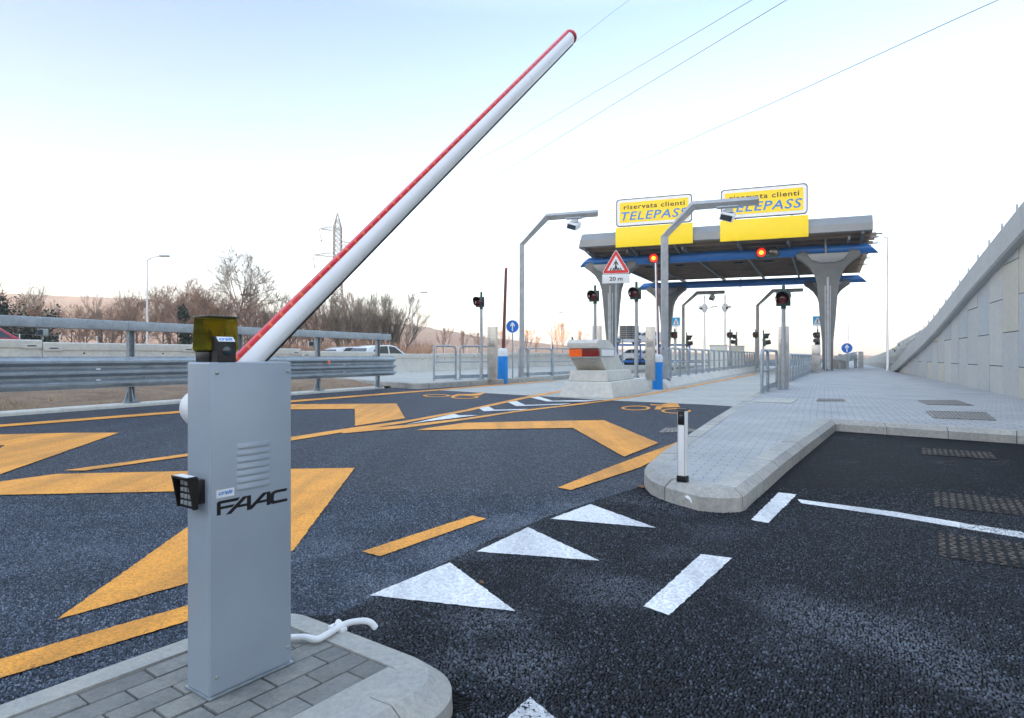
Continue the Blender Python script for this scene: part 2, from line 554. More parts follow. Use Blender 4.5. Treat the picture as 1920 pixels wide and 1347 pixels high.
M['maroon'] = simple('maroon_paint', (0.13, 0.03, 0.03), 0.4, 0, 0.1, 6)
M['red'] = simple('red_paint', (0.65, 0.02, 0.02), 0.4, 0, 0.08, 6)
M['black'] = simple('black_plastic', (0.008, 0.008, 0.009), 0.4, 0, 0.2, 20)
M['black_matt'] = simple('black_rubber', (0.012, 0.012, 0.012), 0.7, 0, 0.2, 20)
M['blue'] = simple('bright_blue_plastic', (0.005, 0.25, 0.75), 0.4, 0, 0.06, 3)
M['blue_tube'] = simple('blue_canopy_paint', (0.012, 0.15, 0.5), 0.35, 0.0, 0.1, 1.5, coat=0.2)
M['sign_blue'] = simple('blue_sign_sheet', (0.01, 0.16, 0.6), 0.4, 0, 0.05, 4)
M['sign_cyan'] = simple('light_blue_sign_sheet', (0.03, 0.38, 0.75), 0.4, 0, 0.05, 4)
M['sign_white'] = simple('white_sign_sheet', (0.82, 0.82, 0.82), 0.4, 0, 0.03, 4)
M['yellow'] = simple('yellow_sign_sheet', (1.0, 0.69, 0.002), 0.4, 0, 0.03, 1.5)
M['text_blue'] = simple('blue_lettering', (0.01, 0.2, 0.62), 0.4, 0, 0.03, 4)
M['text_brown'] = simple('dark_brown_lettering', (0.06, 0.02, 0.01), 0.5, 0, 0.03, 4)
M['text_black'] = simple('black_lettering', (0.008, 0.008, 0.01), 0.4, 0, 0.05, 4)
M['green_dark'] = simple('dark_green_paint', (0.015, 0.06, 0.05), 0.45, 0, 0.12, 8)
M['lens_red'] = simple('unlit_red_lens', (0.09, 0.005, 0.008), 0.2, 0, 0.2, 30, coat=0.5)
M['lens_dark'] = simple('unlit_dark_lens', (0.05, 0.045, 0.04), 0.15, 0, 0.2, 30, coat=0.5)
M['lit_red'] = simple('lit_red_lens', (0.8, 0.05, 0.01), 0.3, 0, 0.1, 40, emit=(1.0, 0.012, 0.006), es=0.28)
M['lit_core'] = simple('lit_lamp_core', (0.9, 0.5, 0.05), 0.3, 0, 0.1, 40, emit=(1.0, 0.36, 0.02), es=0.5)
M['orange_lens'] = simple('orange_lens', (0.85, 0.13, 0.01), 0.25, 0, 0.1, 20, emit=(1.0, 0.12, 0.01), es=0.02, coat=0.4)
M['maroon_lens'] = simple('dark_red_lens', (0.22, 0.012, 0.01), 0.25, 0, 0.1, 20, coat=0.4)
M['canopy_grey'] = simple('canopy_grey_cladding', (0.25, 0.265, 0.28), 0.42, 0.35, 0.1, 0.6)
M['canopy_steel'] = simple('canopy_grey_paint', (0.145, 0.153, 0.155), 0.5, 0.2, 0.15, 1.0)
M['canopy_under'] = simple('brown_corrugated_soffit', (0.27, 0.195, 0.14), 0.6, 0.2, 0.2, 0.8)
M['gantry'] = galv_mat('gantry_grey_steel', (0.42, 0.43, 0.44), 0.5, 0.3)
M['glass'] = simple('dark_car_glass', (0.03, 0.05, 0.07), 0.08, 0, 0.1, 2, coat=0.5)
M['car_white'] = simple('white_car_paint', (0.72, 0.74, 0.77), 0.3, 0, 0.03, 1, coat=0.6)
M['car_red'] = simple('red_car_paint', (0.45, 0.02, 0.04), 0.3, 0, 0.05, 1, coat=0.6)
M['tyre'] = simple('tyre_rubber', (0.015, 0.015, 0.015), 0.8, 0, 0.2, 20)
M['bark'] = simple('winter_bark', (0.30, 0.22, 0.165), 0.9, 0, 0.35, 3)
M['bark_pale'] = simple('pale_winter_bark', (0.2, 0.165, 0.13), 0.9, 0, 0.3, 3)
M['twig'] = simple('reddish_twigs', (0.42, 0.26, 0.18), 0.9, 0, 0.4, 1.5)
M['twig_pale'] = simple('yellowish_twigs', (0.32, 0.26, 0.19), 0.9, 0, 0.35, 1.5)
M['brush'] = simple('reddish_brushwood', (0.47, 0.28, 0.185), 0.95, 0, 0.5, 0.35)
M['ivy'] = simple('ivy_leaves', (0.035, 0.05, 0.03), 0.7, 0, 0.5, 2)
M['conifer'] = simple('dark_conifer_needles', (0.03, 0.045, 0.03), 0.8, 0, 0.4, 2)
M['gabion'] = concrete('gabion_stone', (0.45, 0.47, 0.47), var=0.4, stain=0.6, sc1=1.2, bmp=0.9)
M['grassy'] = simple('short_green_grass', (0.08, 0.11, 0.04), 0.95, 0, 0.4, 3, 0.5, 30)
M['plate'] = simple('worn_cast_iron', (0.06, 0.055, 0.05), 0.5, 0.5, 0.45, 12, 0.2, 60)
M['wire'] = simple('power_cable_aluminium', (0.035, 0.036, 0.04), 0.5, 0.3, 0.1, 2)
M['pylon'] = simple('pylon_galvanised_lattice', (0.11, 0.115, 0.125), 0.6, 0.3, 0.1, 2)
M['utility'] = simple('cream_utility_box_paint', (0.6, 0.61, 0.58), 0.5, 0, 0.06, 2)
M['sticker'] = simple('white_sticker', (0.75, 0.77, 0.8), 0.4, 0, 0.05, 20)
M['pit'] = simple('silted_grate_pit', (0.16, 0.145, 0.125), 0.9, 0, 0.5, 14)
M['grate'] = simple('rusty_grate_iron', (0.22, 0.205, 0.19), 0.6, 0.3, 0.4, 16)
M['cover'] = simple('tarred_iron_cover', (0.017, 0.018, 0.021), 0.7, 0.0, 0.6, 9, 0.3, 60, spec=0.08)
M['cover_bar'] = simple('polished_cover_ribs', (0.11, 0.09, 0.075), 0.55, 0.0, 0.8, 5, spec=0.3)
M['straw'] = simple('dry_straw', (0.4, 0.29, 0.16), 0.9, 0, 0.4, 3)
M['amber'] = None
def amber_mat():
    m, nt, b, tc = base_mat('smoked_amber_plastic')
    n = noise(nt, tc, 9, 4)
    r = ramp(nt, n.outputs['Fac'], [(0.3, (0.15, 0.13, 0.014)), (0.75, (0.30, 0.26, 0.016))])
    nt.links.new(r.outputs[0], b.inputs['Base Color'])
    b.inputs['Roughness'].default_value = 0.12
    b.inputs['Transmission Weight'].default_value = 0.92
    b.inputs['IOR'].default_value = 1.12
    return m
M['amber'] = amber_mat()
def dirt_mat(name, a, b_, c):
    m, nt, b, tc = base_mat(name)
    n1 = noise(nt, tc, 0.9, 9, 0.75)
    n2 = noise(nt, tc, 18, 7, 0.75)
    col = ramp(nt, n1.outputs['Fac'], [(0.3, a), (0.52, b_), (0.72, c)]).outputs[0]
    col = mixc(nt, 1.0, col, ramp(nt, n2.outputs['Fac'], [(0.3, (0.5, 0.5, 0.5)), (0.7, (1.3, 1.3, 1.3))]).outputs[0], 'MULTIPLY')
    nt.links.new(col, b.inputs['Base Color'])
    b.inputs['Roughness'].default_value = 0.95
    bump(nt, b, n2.outputs['Fac'], 0.9, 0.06)
    return m
M['dirt'] = dirt_mat('bare_earth_and_straw', (0.17, 0.11, 0.07), (0.30, 0.20, 0.13), (0.36, 0.28, 0.17))
M['field'] = dirt_mat('dry_winter_field', (0.15, 0.11, 0.075), (0.22, 0.16, 0.11), (0.14, 0.13, 0.06))
def hill_mat():
    m, nt, b, tc = base_mat('bare_oak_wood_on_hill')
    n1 = noise(nt, tc, 0.02, 9, 0.7)
    n2 = noise(nt, tc, 0.25, 8, 0.8)
    col = ramp(nt, n1.outputs['Fac'], [(0.3, (0.34, 0.22, 0.165)), (0.5, (0.42, 0.28, 0.21)), (0.7, (0.46, 0.35, 0.24))]).outputs[0]
    col = mixc(nt, 1.0, col, ramp(nt, n2.outputs['Fac'], [(0.3, (0.45, 0.45, 0.45)), (0.7, (1.3, 1.25, 1.2))]).outputs[0], 'MULTIPLY')
    nt.links.new(col, b.inputs['Base Color'])
    b.inputs['Roughness'].default_value = 1.0
    bump(nt, b, n2.outputs['Fac'], 1.0, 4.0)
    return m
M['hill'] = hill_mat()
from mathutils import noise as mn
# ================================================================== GROUND, ROADS, KERBS
def V2(p):
    return Vector((p[0], p[1], 0))
def poly_sheet(name, pts, z, mat, kind='structure', uv=None):
    mb = MB()
    mb.poly([(p[0], p[1], z) for p in pts])
    o = mb.build(name, mat, smooth=0)
    for f in o.data.polygons:
        if f.normal.z < 0:
            o.data.flip_normals()
        break
    o['kind'] = kind
    return o

poly_sheet('ground', [(-1600, -800), (1600, -800), (1600, 1600), (-1600, 1600)], -0.06, M['field'])

RAIL0 = Vector((-9.3, 15.6, 0))
RDIR = Vector((0.446, 0.895, 0)).normalized()
KL = Vector((-10.36, 12.95, 0))                      # foot of the kerb under the guardrail
WALL0 = Vector((4.94, 0, 0))                         # foot of the retaining wall: X = 4.94 + 0.4875 Y
def wallp(Y, z=0.0, off=0.0):
    n = Vector((LANE.y, -LANE.x, 0))
    return Vector((4.94 + 0.4875 * Y, Y, z)) + n * off

poly_sheet('road', [KL - LANE * 45, KL + LANE * 400, wallp(400) + Vector((30, 0, 0)), wallp(-30) + Vector((10, 0, 0))], 0.0, M['asphalt'])
bnd = [(818, 731.9), (912, 737.7), (990, 742), (1140, 751.2), (1320, 759.2), (1412, 764.7)]
bw = [G(*p) for p in bnd]
slab = bw + [bw[-1] + LANE * 70, bw[0] + LANE * 62]
poly_sheet('concrete_road', slab, 0.004, M['slab'])
# dark lane of fresh asphalt, from the near island to the nose of the pavement and off to the right
fr = [(560, 1160), (640, 1152), (700, 1118), (770, 1085), (845, 1052), (915, 1016), (990, 985), (1050, 962), (1108, 943), (1160, 926), (1205, 912), (1260, 890)]
fw = []
rnd = random.Random(3)
pw = [G(*p) for p in fr]
for a, b in zip(pw, pw[1:]):
    n = max(2, int((b - a).length / 0.06))
    for i in range(n):
        fw.append(a.lerp(b, i / n) + Vector((rnd.uniform(-.012, .012), rnd.uniform(-.012, .012), 0)))
fw += [Vector((4, 12, 0)), Vector((14, 14, 0)), Vector((30, 0, 0)), Vector((20, -14, 0)), Vector((-3.2, -6, 0)), Vector((-1.9, 1.2, 0))]
poly_sheet('fresh_road', fw, 0.004, M['fresh'])

# ---- kerbs
def offset_path(P, d, side):
    out = []
    n = len(P)
    for i in range(n):
        a = P[max(i - 1, 0)]; b = P[min(i + 1, n - 1)]
        d0 = (P[i] - a) if i > 0 else (b - P[i])
        d1 = (b - P[i]) if i < n - 1 else (P[i] - a)
        n0 = Vector((d0.y, -d0.x, 0)).normalized() * side
        n1 = Vector((d1.y, -d1.x, 0)).normalized() * side
        m = (n0 + n1)
        m = m.normalized() if m.length > 1e-6 else n0
        k = d / max(m.dot(n0), 0.55)
        out.append(P[i] + m * k)
    return out
def lerp_path(P, t):
    i = min(int(t), len(P) - 2)
    return P[i].lerp(P[i + 1], t - i)
def kerb(name, path, h, side=1, ch=0.05, chd=0.055, width=0.2, stone=1.0, mat=None, gap=0.006, bottom=-0.05):
    """a row of chamfered kerb stones along an open path; returns the inner edge of the stones"""
    P = [V2(p) for p in path]
    O = [P, offset_path(P, 0.006, side), offset_path(P, ch, side), offset_path(P, width, side)]
    L = [0.0]
    for a, b in zip(P, P[1:]):
        L.append(L[-1] + (b - a).length)
    tot = L[-1]
    def t_of(s):
        for i in range(len(P) - 1):
            if s <= L[i + 1] or i == len(P) - 2:
                return i + (s - L[i]) / max(L[i + 1] - L[i], 1e-9)
    n = max(1, round(tot / stone))
    mb = MB()
    rr = random.Random(len(P))
    zs = [bottom, h - chd, h, h]
    for k in range(n):
        s0 = tot * k / n + gap / 2; s1 = tot * (k + 1) / n - gap / 2
        ts = [t_of(s0)] + [i for i in range(len(P)) if s0 < L[i] < s1] + [t_of(s1)]
        dz = rr.uniform(-0.003, 0.003)
        rows = []
        for t in ts:
            row = [lerp_path(o, t) for o in O]
            rows.append([mb.v((p.x, p.y, z + (dz if j else 0))) for j, (p, z) in enumerate(zip(row, zs))] + [mb.v((row[3].x, row[3].y, bottom))])
        for a, b in zip(rows, rows[1:]):
            for j in range(4):
                mb.face([a[j], b[j], b[j + 1], a[j + 1]])
        mb.face(rows[0][::-1]); mb.face(rows[-1])
    o = struct(mb.build(name, mat or M['kerb'], bevel=0, smooth=25))
    # joint filling a little behind the faces
    mb = MB()
    I = [offset_path(P, 0.008, side), offset_path(P, ch + 0.004, side), offset_path(P, width - 0.004, side)]
    rows = [[mb.v((I[0][i].x, I[0][i].y, bottom)), mb.v((I[0][i].x, I[0][i].y, h - chd - 0.004)), mb.v((I[1][i].x, I[1][i].y, h - 0.008)), mb.v((I[2][i].x, I[2][i].y, h - 0.008))] for i in range(len(P))]
    for a, b in zip(rows, rows[1:]):
        for j in range(3):
            mb.face([a[j], b[j], b[j + 1], a[j + 1]])
    struct(mb.build('kerb_joint', M['mortar'], smooth=25))
    return O[3]
def arc(c, r, a0, a1, n):
    return [Vector((c[0] + r * math.cos(R(a0 + (a1 - a0) * i / n)), c[1] + r * math.sin(R(a0 + (a1 - a0) * i / n)), 0)) for i in range(n + 1)]

# ---- near island under the barrier cabinet (axes: e along it, n across to the right)
IE = Vector((0.590, 0.807, 0)); IN = Vector((0.807, -0.590, 0))
def isl(e, n, z=0.0):
    p = IE * e + IN * n
    return Vector((p.x, p.y, z))
path = [isl(-3.5, -2.575), isl(0.2, -2.575), isl(1.40, -2.575)]
for a in range(0, 91, 10):                            # left nose corner
    path.append(isl(1.48 + 0.28 * math.sin(R(a)), -2.295 - 0.28 * math.cos(R(a))))
path.append(isl(1.765, -1.95))
for a in range(0, 91, 7):
    path.append(isl(1.50 + 0.265 * math.cos(R(a)), -1.675 + 0.265 * math.sin(R(a))))
path += [isl(0.6, -1.41), isl(-3.5, -1.41)]
# make the corner points unique
pp = [path[0]]
for p in path[1:]:
    if (p - pp[-1]).length > 0.01: pp.append(p)
inner = kerb('kerb', pp, 0.13, 1, ch=0.085, chd=0.062, width=0.185, stone=1.55)
poly_sheet('island_bed', inner, 0.108, M['mortar'])
mb = MB()
rr = random.Random(11)
nrow = 7
n0, n1 = -2.387, -1.70
rh = (n1 - n0) / nrow
for r_ in range(nrow):
    c = n0 + (r_ + 0.5) * rh
    e = 1.578
    first = 0.103 if r_ % 2 == 0 else 0.206
    k = 0
    while e > -1.6:
        L_ = first if k == 0 else 0.206
        p = isl(e - L_ / 2, c, 0.095 + rr.uniform(-0.0025, 0.0025))
        rx, ry = rr.uniform(-.012, .012), rr.uniform(-.008, .008)
        m = Matrix.Rotation(math.atan2(IE.y, IE.x) + rr.uniform(-.008, .008), 3, 'Z') @ Matrix.Rotation(rx, 3, 'X') @ Matrix.Rotation(ry, 3, 'Y')
        mb.box(p, (L_ - 0.006, rh - 0.007, 0.06), m=m)
        e -= L_ + 0.002
        k += 1
mk = MB(); mk.prism([(-3.4, -1.697), (1.578, -1.697), (1.578, -1.592), (-3.4, -1.592)], lambda u, v, w: isl(u, v, w), 0.05, 0.1285); struct(mk.build('kerb', M['kerb'], bevel=0.004))
struct(mb.build('paving_bricks', M['brick'], bevel=0.004, seg=2, smooth=50))

# ---- nose of the right pavement and its kerb
right = [(1567, 809), (1525, 844), (1477, 884.5), (1440, 919), (1411, 945), (1398, 958), (1388, 962), (1353, 963.5), (1311, 959.7), (1280, 951), (1257, 944), (1235, 936), (1220, 928), (1209, 916), (1207, 905), (1214, 892), (1232, 876), (1270, 848), (1330, 804), (1365, 780), (1389, 764), (1424, 743)]
rp = [G(*p) for p in right]
j = rp[0]
front = [j + Vector((1.83, -1.58, 0)) * 1.95, j + Vector((1.83, -1.58, 0)) * 1.0]
far_dir = Vector((9.3, 17.6, 0)).normalized()
tail = [rp[-1] + far_dir * d for d in (4, 12, 24, 44)]
kp = front + rp + tail
PAV = 0.18
inner_r = kerb('kerb', kp, PAV, 1, ch=0.075, chd=0.06, width=0.25, stone=0.8, mat=M['kerb_rough'], gap=0.011)
ji = 2
li = len(front) + len(rp) - 2
in_f = offset_path([V2(p) for p in kp], 0.12, 1)
pen = in_f[ji:li + 1]
poly_sheet('pavement', pen, PAV - 0.004, M['paving'])
wide = in_f[:ji + 1] + in_f[li:] + [wallp(60, 0, 0.3), wallp(8.2, 0, 0.3)]
poly_sheet('pavement', wide, PAV - 0.006, M['paving2'])
tail_end = tail[-1]
poly_sheet('pavement', [tail_end, tail_end + LANE * 60, wallp(118), wallp(59)], PAV - 0.012, M['paving2'])

# ---- left kerb under the guardrail, earth behind it
lk = [KL - LANE * 14, KL, KL + LANE * 4, KL + LANE * 8, KL + LANE * 12.6]
inner_l = kerb('kerb', lk, 0.085, -1, ch=0.03, chd=0.03, width=0.42, stone=1.9, mat=M['precast'])
# ---- left island with the railings
ISL = 0.22
lp = [Vector((-8.6, 30.2, 0)), Vector((-5.35, 25.9, 0)), Vector((-3.75, 23.9, 0)), Vector((-3.4, 23.75, 0)), Vector((-2.58, 24.9, 0)), Vector((-0.68, 27.6, 0)), Vector((2.27, 32.8, 0)), Vector((2.27, 32.8, 0)) + LANE * 20, Vector((2.27, 32.8, 0)) + LANE * 60]
inner_i = kerb('kerb', lp, ISL, -1, ch=0.03, chd=0.03, width=0.25, stone=1.25, mat=M['kerb_rough'], gap=0.02)
poly_sheet('traffic_island', inner_i + [Vector((20, 100, 0)), Vector((-1, 60, 0)), Vector((-9, 34, 0))], ISL - 0.006, M['slab'])

# ---- highway beyond, behind its concrete barrier
BP = [(-28.5, 2.0, 1.75), (-17.6, 22.0, 1.82), (-6.5, 42.0, 1.37), (2.0, 60.0, 1.53), (14.5, 88.0, 1.62), (50, 165, 1.7), (130, 330, 1.75)]   # x, y, top
def bar_at(s):
    for a, b in zip(BP, BP[1:]):
        d = math.hypot(b[0] - a[0], b[1] - a[1])
        if s <= d:
            t = s / d
            return Vector((a[0] + (b[0] - a[0]) * t, a[1] + (b[1] - a[1]) * t, a[2] + (b[2] - a[2]) * t)), math.atan2(b[1] - a[1], b[0] - a[0])
        s -= d
    return Vector(BP[-1]), math.atan2(BP[-1][1] - BP[-2][1], BP[-1][0] - BP[-2][0])
def strip(name, o0, o1, dz0, dz1, mat):
    mb = MB()
    P = [Vector((b[0], b[1], 0)) for b in BP]
    A = offset_path(P, o0, -1); B = offset_path(P, o1, -1)
    va = [mb.v((p.x, p.y, b[2] + dz0)) for p, b in zip(A, BP)]
    vb = [mb.v((p.x, p.y, b[2] + dz1)) for p, b in zip(B, BP)]
    for i in range(len(P) - 1):
        mb.face([va[i], va[i + 1], vb[i + 1], vb[i]])
    o = struct(mb.build(name, mat, smooth=0))
    if o.data.polygons[0].normal.z < 0: o.data.flip_normals()
    return o
strip('highway', 0.1, 13.5, -0.86, -0.86, M['asphalt'])
strip('verge', 13.5, 90, -0.88, -0.6, M['field'])
# earth bank between guardrail kerb and barrier
mb = MB()
rr = random.Random(5)
nb, na = 70, 9
rows = []
for i in range(nb + 1):
    s = 2 + i * 42.0 / nb
    b, ang = bar_at(s)
    t = -13 + i * (25.6 + 14) / nb
    k = KL + LANE * t
    nrm = Vector((-LANE.y, LANE.x, 0))
    k0 = k + nrm * 0.38
    rows.append([])
    for q in range(na + 1):
        f = q / na
        p = k0.lerp(Vector((b.x, b.y, 0)), f)
        z = 0.06 + (max(0.02, b.z - 1.33) - 0.06) * smooth01(f) + (rr.uniform(-.05, .09) if 0 < q < na else 0)
        rows[-1].append(mb.v((p.x, p.y, z)))
for a, b in zip(rows, rows[1:]):
    for q in range(na):
        mb.face([a[q], a[q + 1], b[q + 1], b[q]])
struct(mb.build('earth_bank', M['dirt'], smooth=180))

mb = MB()
rr = random.Random(8)
for i in range(7000):
    t = rr.uniform(-9, 13); f = rr.uniform(0.03, 0.5) ** 1.3
    k0 = KL + LANE * t + Vector((-LANE.y, LANE.x, 0)) * 0.42
    p = k0 + Vector((-LANE.y, LANE.x, 0)) * (f * 11)
    g = mn.noise(p * 0.8) 
    if g < -0.12: continue
    z = 0.05 + 0.5 * smooth01(f) * (0.75 if t < 4 else 0.25)
    a = rr.uniform(0, 6.28); h = rr.uniform(0.03, 0.16)
    d = Vector((math.cos(a), math.sin(a), 0)) * rr.uniform(.004, .010)
    mb.poly([p + Vector((0, 0, z)) - d, p + Vector((0, 0, z)) + d, p + Vector((rr.uniform(-.15, .15), rr.uniform(-.15, .15), z + h))])
tag(mb.build('dry_grass', M['straw'], smooth=0, normals=False), kind='stuff')
# ---- hills: lit wood far left, and an unseen ridge added behind us to shade the plaza
def grid_hill(name, x0, x1, y0, y1, nx, ny, fn, mat):
    mb = MB()
    vs = [[mb.v((x0 + (x1 - x0) * i / nx, y0 + (y1 - y0) * k / ny, fn(x0 + (x1 - x0) * i / nx, y0 + (y1 - y0) * k / ny))) for i in range(nx + 1)] for k in range(ny + 1)]
    for k in range(ny):
        for i in range(nx):
            mb.face([vs[k][i], vs[k][i + 1], vs[k + 1][i + 1], vs[k + 1][i]])
    o = struct(mb.build(name, mat, smooth=180))
    return o
def crest(px):
    pts = [(-700, 556), (-200, 550), (60, 554), (180, 560), (330, 573), (520, 590), (760, 611), (880, 629), (1000, 643), (1150, 654), (1350, 663), (1800, 668)]
    for a, b in zip(pts, pts[1:]):
        if a[0] <= px <= b[0]:
            return a[1] + (b[1] - a[1]) * (px - a[0]) / (b[0] - a[0])
    return 668
def hill_fn(x, y):
    px = 960 + F_PX * x / y
    top = (HOR - crest(max(-700, min(1800, px)))) / F_PX * 560 + H
    k = smooth01((y - 230) / 330.0)
    if y > 560: k = 1 - 0.5 * smooth01((y - 560) / 250)
    n = mn.fractal(Vector((x * 0.012, y * 0.012, 0)), 0.8, 2.1, 5) * 1.6 + mn.fractal(Vector((x * 0.13, y * 0.13, 3)), 0.8, 2.1, 3) * 1.5
    return -0.5 + top * k + n * k * min(1, top / 15)
grid_hill('hill', -900, 420, 230, 800, 220, 90, hill_fn, M['hill'])
RN = Vector((math.sin(SUN_AZ), math.cos(SUN_AZ), 0)); RT = Vector((-RN.y, RN.x, 0))
def added_ridge_fn(x, y):
    d = x * RN.x + y * RN.y; t = x * RT.x + y * RT.y
    h = 34 * math.exp(-((d - 115) / 26.0) ** 2)
    h *= smooth01((t + 190) / 60) * (1 - smooth01((t - 60) / 60))
    return -0.4 + h * (1 + 0.06 * mn.noise(Vector((x * .03, y * .03, 0))))
grid_hill('hill', -330, 60, -250, 150, 78, 80, added_ridge_fn, M['hill'])  # out of view, added to hold the low sun off the plaza

# ================================================================== ROAD MARKINGS
O_, W_, WW = M['orange'], M['white_paint'], M['white_worn']
def ragged(pts, step=0.025, amp=0.004, seed=1):
    rr = random.Random(seed)
    out = []
    n = len(pts)
    for i in range(n):
        a, b = pts[i], pts[(i + 1) % n]
        m = max(1, min(90, int((b - a).length / step)))
        for k in range(m):
            p = a.lerp(b, k / m)
            j = amp * (0.6 + min(1.5, p.length / 15))
            out.append(p + Vector((rr.uniform(-j, j), rr.uniform(-j, j), 0)))
    return out
mark_n = [0]
def mark(pix, mat, z=0.0088, amp=0.007, w=None, name='road_marking'):
    mark_n[0] += 1
    pts = [G(*p) if not isinstance(p, Vector) else p for p in pix]
    o = poly_sheet(name, ragged(pts, 0.022, amp * 0.7, mark_n[0]), z + (0.0016 if mat is W_ else 0) + 0.0003 * (mark_n[0] % 7), mat)
    return o
mark([(-260, 1318), (0, 1240), (385, 1129), (385, 1158), (0, 1276), (-260, 1362)], O_)
mark([(-210, 948), (0, 905), (105, 890.5), (355, 885), (546, 881), (665, 879), (549, 1036), (355, 1096), (105, 1166), (355, 988), (449, 921), (0, 930)], O_)
mark([(-330, 836), (0, 816), (120, 813), (223, 812.5), (16, 885.5), (-260, 985), (10, 836), (-330, 851)], O_)
mark([(782, 808), (800, 804), (871, 794), (1000, 791), (1132, 789), (1235, 832), (1170, 858), (1074, 803.6)], O_)
mark([(380, 762), (546.7, 759), (743.6, 757.6), (759.5, 785.4), (665.5, 799.8), (665.5, 767.7), (546.7, 768.6), (380, 771)], O_)
def line(up, lo, mat):
    mark_n[0] += 1
    z = 0.0088 + 0.0004 * (mark_n[0] % 7)
    rr = random.Random(mark_n[0])
    U = [G(*p) for p in up]; L = [G(*p) for p in lo]
    mb = MB()
    row = []
    for i in range(len(U) - 1):
        m = max(2, int((U[i + 1] - U[i]).length / 0.12))
        for k in range(m + (i == len(U) - 2)):
            a, b = U[i].lerp(U[i + 1], k / m), L[i].lerp(L[i + 1], k / m)
            j = lambda: Vector((rr.uniform(-.005, .005), rr.uniform(-.005, .005), z))
            row.append((mb.v(a + j()), mb.v(b + j())))
    for a, b in zip(row, row[1:]):
        mb.face([a[0], a[1], b[1], b[0]])
    struct(mb.build('road_marking', mat, smooth=0))
line([(-300, 814), (0, 797.5), (357, 770), (546, 751.8), (760, 735.3), (818, 731.2), (930, 721.6), (1043, 714.2)], [(-300, 820), (0, 802), (357, 774), (546, 755.3), (760, 737.8), (818, 733.2), (930, 723.4), (1043, 715.4)], O_)
line([(120, 883.6), (355, 851.5), (546, 820.5), (660, 803), (760, 790), (873, 769), (994, 742.5), (1052, 733)], [(160, 884), (355, 856.5), (546, 827.5), (660, 809), (760, 794), (880, 771.5), (1000, 745.2), (1052, 735.5)], O_)
line([(652, 807), (760, 798), (873, 785), (969, 771), (1096.5, 756), (1139, 750.7), (1235, 735), (1417, 701.2)], [(640, 814), (760, 803.5), (873, 788.5), (969, 773.7), (1096.5, 758.6), (1139, 753), (1235, 737.6), (1417, 702.8)], O_)
mark([(1046, 916), (1160, 871), (1268, 831), (1405, 764), (1411, 765.3), (1280, 838), (1200, 878), (1070, 921)], O_)
mark([(678, 1037), (886, 969), (912, 975), (713, 1046)], O_)
mark([(762, 797.3), (852, 777), (860, 780), (897, 779.7), (800, 791.4)], W_, amp=0.01)
mark([(898, 766.4), (916, 763), (927, 769.4), (990, 768), (980, 770), (907, 772.4)], W_, amp=0.01)
mark([(952, 755), (969, 753), (985, 760.5), (1071.7, 757.5), (1052, 759.9), (968, 762.8)], W_, amp=0.01)
mark([(994.6, 746.4), (1009.7, 744), (1036, 752.4), (1100, 751.2), (1136, 750), (1100, 753.8), (1025.6, 753.8)], W_, amp=0.01)
mark([(691.6, 1120), (843, 1058), (967, 1150.5)], W_)
mark([(894, 1037.5), (990, 991.5), (1124.7, 1055)], W_)
mark([(1032, 975.6), (1107.5, 948), (1231, 993)], W_)
mark([(888, 1410), (994, 1312.5), (1150, 1440)], WW)
mark([(1206, 1142), (1314, 1043), (1373, 1050), (1255, 1158)], W_)
mark([(1408, 978), (1460, 926), (1494, 930), (1440, 984)], W_)
mark([(1496, 938.5), (1680, 962.5), (1800, 982.5), (1800, 992.5), (1680, 972), (1502, 946)], W_)
mark([(1800, 982.5), (1920, 1000.5), (2100, 1029), (2100, 1041), (1920, 1012), (1800, 992.5)], WW)
# bicycle symbols
def ring_mark(cx, cy, rx, ry, t):
    mb = MB()
    a_, b_ = [], []
    mark_n[0] += 1
    z = 0.008 + 0.0004 * (mark_n[0] % 7)
    for i in range(40):
        a = 2 * math.pi * i / 40
        p = G(cx + rx * math.cos(a), cy + ry * math.sin(a)); q = G(cx + rx * t * math.cos(a), cy + ry * t * 0.93 * math.sin(a))
        a_.append(mb.v((p.x, p.y, z))); b_.append(mb.v((q.x, q.y, z)))
    for i in range(40):
        mb.face([a_[i], a_[(i + 1) % 40], b_[(i + 1) % 40], b_[i]])
    struct(mb.build('road_marking', O_, smooth=0))
ring_mark(1192, 766, 27.5, 4.4, 0.78)
ring_mark(1267.5, 771.5, 28, 4.8, 0.78)
mark([(1219, 759), (1238, 760), (1248, 758), (1253, 756.2), (1269, 756.4), (1276, 764.4), (1241.7, 765), (1239, 769.2), (1227, 768.8), (1231, 762.6), (1255, 762.3), (1238, 761.4), (1219, 760.8)], O_, amp=0.004)
ring_mark(818.5, 742.7, 26, 2.5, 0.76)
ring_mark(871.5, 745.5, 26.5, 3.2, 0.76)
mark([(845, 743.5), (859, 739.6), (882, 739.8), (898, 738), (912, 736.8), (898, 742.6), (872, 741.6), (860, 741.4), (848, 744.4)], O_, amp=0.004)
